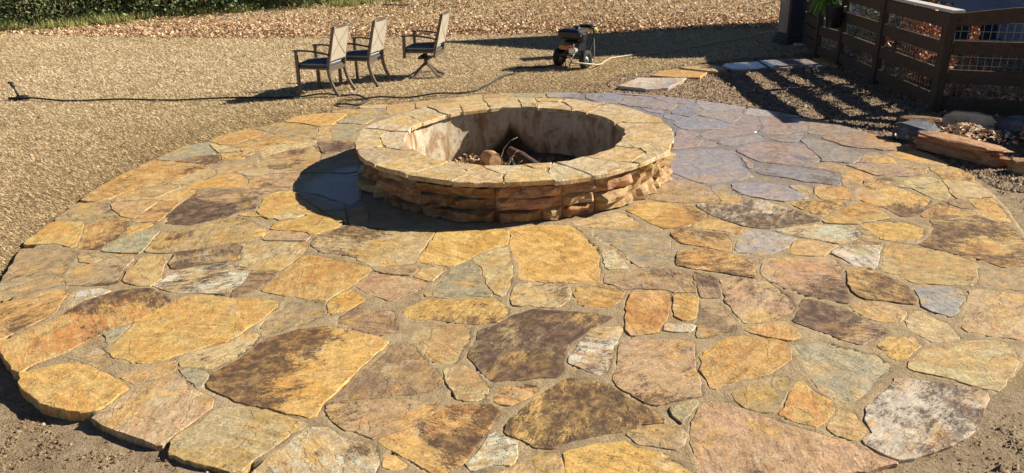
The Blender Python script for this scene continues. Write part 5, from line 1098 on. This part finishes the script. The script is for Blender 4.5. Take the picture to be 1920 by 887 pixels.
# hanging plant on the fence by the gate
hp = empty("hanging_plant", (fx-0.10, 12.95, 0.80)); tag(hp, "bright green trailing plant in a black pot on the fence beside the gate", "plant")
m = MB(); m.lathe([(0.0, -0.34), (0.11, -0.34), (0.16, -0.02), (0.17, 0.0), (0.15, 0.0), (0.0, -0.03)], 20, Matrix.Translation((0.0, -0.22, 0.12))); m.build("pot", M_BLACK, hp)
def strands(name, root, c, n, L, mat, droop=1.0, spread=0.9):
    V = []; F = []; rn = []
    for i in range(n):
        a = rng.uniform(0, 6.28); el = rng.uniform(0.2, 1.4); l = L*rng.uniform(0.6, 1.2); w_ = 0.012
        p = np.array([c[0]+rng.normal(0, 0.03), c[1]+rng.normal(0, 0.03), c[2]]); v = np.array([math.cos(a)*math.cos(el)*spread, math.sin(a)*math.cos(el)*spread, math.sin(el)]); side = np.array([-math.sin(a), math.cos(a), 0])*w_
        b = len(V); S = 6
        for s in range(S+1):
            k = 1-s/S*0.8; V += [p-side*k, p+side*k]; p = p+v*l/S; v = v+np.array([0, 0, -droop*0.55]); v /= np.linalg.norm(v)
        r_ = rng.uniform(0, 1)
        for s in range(S): F.append((b+2*s, b+2*s+1, b+2*s+3, b+2*s+2)); rn.append(r_)
    o = big_mesh(name, np.array(V), np.array(F), mat, rnd=np.array(rn)); o.parent = root; o.matrix_parent_inverse = Matrix.Identity(4); return o
strands("foliage", hp, (-0.06, 0.10, 0.17), 220, 0.36, M_FERN, 0.9)
strands("pale_foliage", hp, (-0.04, 0.02, 0.16), 200, 0.42, M_FERN, 1.0)

# ================================================================ COLUMN AND HOUSE
cm = empty("porch_column", (5.42, 15.08, 0), R(17)); tag(cm, "dark boxed porch column standing at the end of the gate", "column")
m = MB(); m.box((0, 0, 1.5), (0.34, 0.34, 3.0), bev=0.008); m.build("shaft", M_COLUMN, cm)
m = MB()
m.box((-0.178, 0, 0.50), (0.012, 0.27, 0.62)); m.box((-0.178, 0, 1.9), (0.012, 0.27, 1.9)); m.build("side_panel", M_COLBOUNCE, cm)
for k in range(3):
    m = MB(); m.box((0, 0, 0.02+0.05*k), (0.46-0.03*k, 0.46-0.03*k, 0.046), bev=0.006); m.build("base_trim", M_COLUMN, cm)
m = MB(); m.box((5.46, 14.62, 0.02), (0.20, 0.09, 0.035)); tag(m.build("threshold_block", M_CAP), "small pale block on the ground in front of the column", "block")
hs = empty("house", (0, 0, 0)); tag(hs, "house with blue grey lap siding behind the right fence", "house")
HX, HY = 7.3, 14.9
for k in range(20):
    z0 = 0.33+0.178*k
    if z0 > 3.1: break
    m = MB(); V = [(-4.5, 0.0, 0.18), (4.5, 0.0, 0.18), (4.5, -0.018, 0), (-4.5, -0.018, 0), (4.5, 0.01, 0), (-4.5, 0.01, 0)]
    m.add(V, [(3, 2, 1, 0), (5, 4, 2, 3)]); m.build("siding_board", M_SIDING, hs, (HX+4.5, HY-0.004, z0))
def slabpoly(name, P, ext, mat, root):
    P = [Vector(p) for p in P]; e = Vector(ext); n = len(P); m = MB(); m.add(P+[p+e for p in P], [tuple(range(n-1, -1, -1)), tuple(range(n, 2*n))]+[(i, (i+1) % n, n+(i+1) % n, n+i) for i in range(n)]); return m.build(name, mat, root)
slabpoly("end_wall", [(HX, HY, 0), (HX, 18.15, 0), (HX, 18.15, 5.1), (HX, HY, 2.7)], (0.15, 0, 0), M_SIDING, hs)
slabpoly("skirting", [(HX+0.15, HY+0.004, -0.1), (HX+9, HY+0.004, -0.1), (HX+9, HY+0.004, 0.326), (HX+0.15, HY+0.004, 0.326)], (0, 0.12, 0), M_SKIRT, hs)
slabpoly("front_wall", [(HX+0.15, HY+0.012, 0.5), (HX+9, HY+0.012, 0.5), (HX+9, HY+0.012, 3.2), (HX+0.15, HY+0.012, 2.75)], (0, 0.12, 0), M_SIDING, hs)
slabpoly("roof", [(HX-0.05, HY-0.25, 2.58), (HX-0.05, 18.25, 5.18), (HX-0.05, 18.25, 5.28), (HX-0.05, HY-0.25, 2.68)], (9.2, 0, 0), M_ROOF, hs)
slabpoly("far_wall", [(HX+0.15, 18.0, 0), (HX+9, 18.0, 0), (HX+9, 18.0, 5.0), (HX+0.15, 18.0, 5.0)], (0, 0.14, 0), M_SIDING, hs)

WX = 9.25  # wing added to the house to shade the ground behind the fence
slabpoly("shade_wing_wall", [(WX, 7.6, 0), (WX, HY-0.03, 0), (WX, HY-0.03, 2.35), (WX, 7.6, 2.35)], (0.15, 0, 0), M_SIDING, hs)
slabpoly("shade_wing_roof", [(WX-0.12, 7.4, 2.36), (WX-0.12, 7.4, 2.44), (WX+4, 7.4, 3.9), (WX+4, 7.4, 3.8)], (0, HY-0.05-7.4, 0), M_ROOF, hs)
slabpoly("shade_wing_front", [(WX+0.16, 7.6, 0), (WX+4, 7.6, 0), (WX+4, 7.6, 3.6), (WX+0.16, 7.6, 2.35)], (0, 0.15, 0), M_SIDING, hs)

# ================================================================ SHRUBS AND FAR VEGETATION
def shrub(name, loc, rx, ry, h, n, size, mat, label, cat="shrub", group=None, low=0.1, stems=7, two=None):
    z = float(gz(loc[0], loc[1])); o = empty(name, (loc[0], loc[1], z)); tag(o, label, cat, group)
    m = MB(); tips = []
    for k in range(stems):
        a = rng.uniform(0, 6.28); q = rng.uniform(0.2, 0.8); t = (rx*q*math.cos(a), ry*q*math.sin(a), h*rng.uniform(0.6, 0.92)); tips.append(t)
        m.tube([(0.05*math.cos(a), 0.05*math.sin(a), 0), (t[0]*0.4, t[1]*0.4, t[2]*0.45), t], [0.016*h+0.004, 0.010*h+0.003, 0.004], 5, caps=False)
    m.build("stem", M_TWIG, o)
    cl = max(6, n//90); C = np.stack([rng.normal(0, 0.45, cl)*rx, rng.normal(0, 0.45, cl)*ry, rng.uniform(low, 1, cl)*h], 1)
    k = rng.integers(0, cl, n); P = C[k]+rng.normal(0, 1, (n, 3))*np.array([rx, ry, h*0.6])*0.17; P[:, 2] = np.abs(P[:, 2])
    d1 = rng.normal(0, 1, (n, 3)); d1 /= np.linalg.norm(d1, axis=1)[:, None]; d2 = np.cross(d1, rng.normal(0, 1, (n, 3))); d2 /= np.linalg.norm(d2, axis=1)[:, None]
    s = (size*rng.uniform(0.6, 1.3, n))[:, None]; V = np.stack([P-d1*s*.6, P+d2*s*.28, P+d1*s*.6, P-d2*s*.28], 1).reshape(-1, 3); b = np.arange(n)*4
    f = big_mesh("foliage", V, np.stack([b, b+1, b+2, b+3], 1), mat, rnd=np.clip(rng.beta(2, 2, n)*0.7+0.3*np.repeat(rng.uniform(0, 1, cl)[None], n, 0)[np.arange(n), k], 0, 1)); f.parent = o
    return o
shrub("red_shrub", (5.85, 11.1), 0.32, 0.5, 1.0, 1200, 0.06, M_RED, "red brown leaved shrub behind the fence left of the corner post", low=0.4)
shrub("red_shrub", (5.68, 10.45), 0.22, 0.40, 0.72, 1000, 0.05, M_RED, "smaller mottled shrub behind the fence close to the corner post", low=0.15)
shrub("green_shrub", (6.3, 12.5), 0.5, 0.6, 1.15, 1300, 0.06, M_GREEN, "sparse green shrub behind the fence near the gate", low=0.5)
shrub("green_shrub", (6.45, 13.9), 0.6, 0.6, 1.25, 2600, 0.06, M_GREEN, "dense dark green shrub behind the gate end of the fence", low=0.05)
shrub("golden_shrub", (6.0, 10.1), 0.10, 0.10, 0.95, 330, 0.05, M_RED, "narrow golden leaved shrub behind the right fence", low=0.1, stems=3)
shrub("red_shrub", (5.75, 8.0), 0.30, 0.30, 0.30, 420, 0.06, M_RED, "low red brown leafy clump at the right edge before the fence", low=0.2)
n = 900; x = rng.uniform(5.5, 7.6, n); y = rng.uniform(9.7, 13.6, n); leaves("bed_leaves", x, y, 0.06, M_LEAF, label="dry leaves lying in the bed behind the fence", cat='leaves')
x = rng.uniform(4.6, 8, 9000); y = rng.uniform(4.0, 8.6, 9000); k = (x > 4.35+0.12*(8.6-y)) & (vnoise(x, y, 2.2, 60) > 0.42)
blades("bed_grass", x[k], y[k], 0.06, 0.007, (0.3, 1.2), M_GREEN, label="thin green grass in the bed at the right edge", cat='grass')
BL = [(-15.5, 19.6), (-13.4, 20.9), (-11.6, 22.2), (-9.8, 23.2), (-8.0, 24.2), (-6.2, 25.2), (-4.4, 26.3), (-2.8, 27.6), (-1.0, 29.5), (1.6, 31.0)]
LB = ["dark dense shrub in the far hedge at the far left corner", "second shrub of the far hedge from the left edge", "third shrub of the far hedge from the left edge", "fourth shrub of the far hedge from the left edge",
      "bluish green shrub midway along the far hedge", "shrub of the far hedge behind the patch of orange soil", "shrub of the far hedge above the nearest chair", "shrub near the right end of the far hedge", "last but one shrub of the far hedge", "last shrub at the right end of the far hedge"]
for (x, y), lb in zip(BL, LB): shrub("hedge_shrub", (x, y), 1.7, 1.5, 2.3, 9500, 0.095, M_GREEN, lb, group="shrubs of the far hedge", low=0.0, stems=9)
n = 90000; t = rng.uniform(0, 1, n)*(len(BL)-2.2); i = t.astype(int); B = np.array(BL); p = B[i]+(B[i+1]-B[i])*(t-i)[:, None]; d = np.array([0.50, -0.87]); off = rng.uniform(0.0, 1.9, n)
x = p[:, 0]+d[0]*off+rng.normal(0, .15, n); y = p[:, 1]+d[1]*off+rng.normal(0, .15, n); k = 0.6*vnoise(x, y, 0.9, 70)+0.5*vnoise(x, y, 3.1, 71)+rng.uniform(0, 0.4, n)-off*0.26 > 0.62
blades("rough_grass", x[k], y[k], 0.24, 0.020, (0.35, 1.45), M_YGREEN, label="rough yellow green grass along the foot of the far hedge", cat='grass')
def stake(p, lean, label):
    m = MB(); z = float(gz(*p)); m.tube([(p[0], p[1], z-0.05), (p[0]+lean, p[1], z+0.9)], 0.016, 6); tag(m.build("thin_stake", M_TWIG), label, "stake", "thin stakes at the back of the lawn")
stake((-2.26, 23.4), 0.25, "leftmost of three thin stakes at the back of the lawn"); stake((-2.05, 23.3), 0.0, "middle one of three thin stakes at the back of the lawn"); stake((-1.40, 23.5), -0.22, "rightmost of three thin stakes at the back of the lawn")
m = MB(); m.tube([(-3.6, 23.5, 0.03), (-3.3, 23.25, 0.06), (-2.95, 23.1, 0.05), (-2.6, 23.3, 0.08)], 0.02, 6); tag(m.build("fallen_branch", M_TWIG), "curved reddish branch lying at the back of the lawn", "branch")
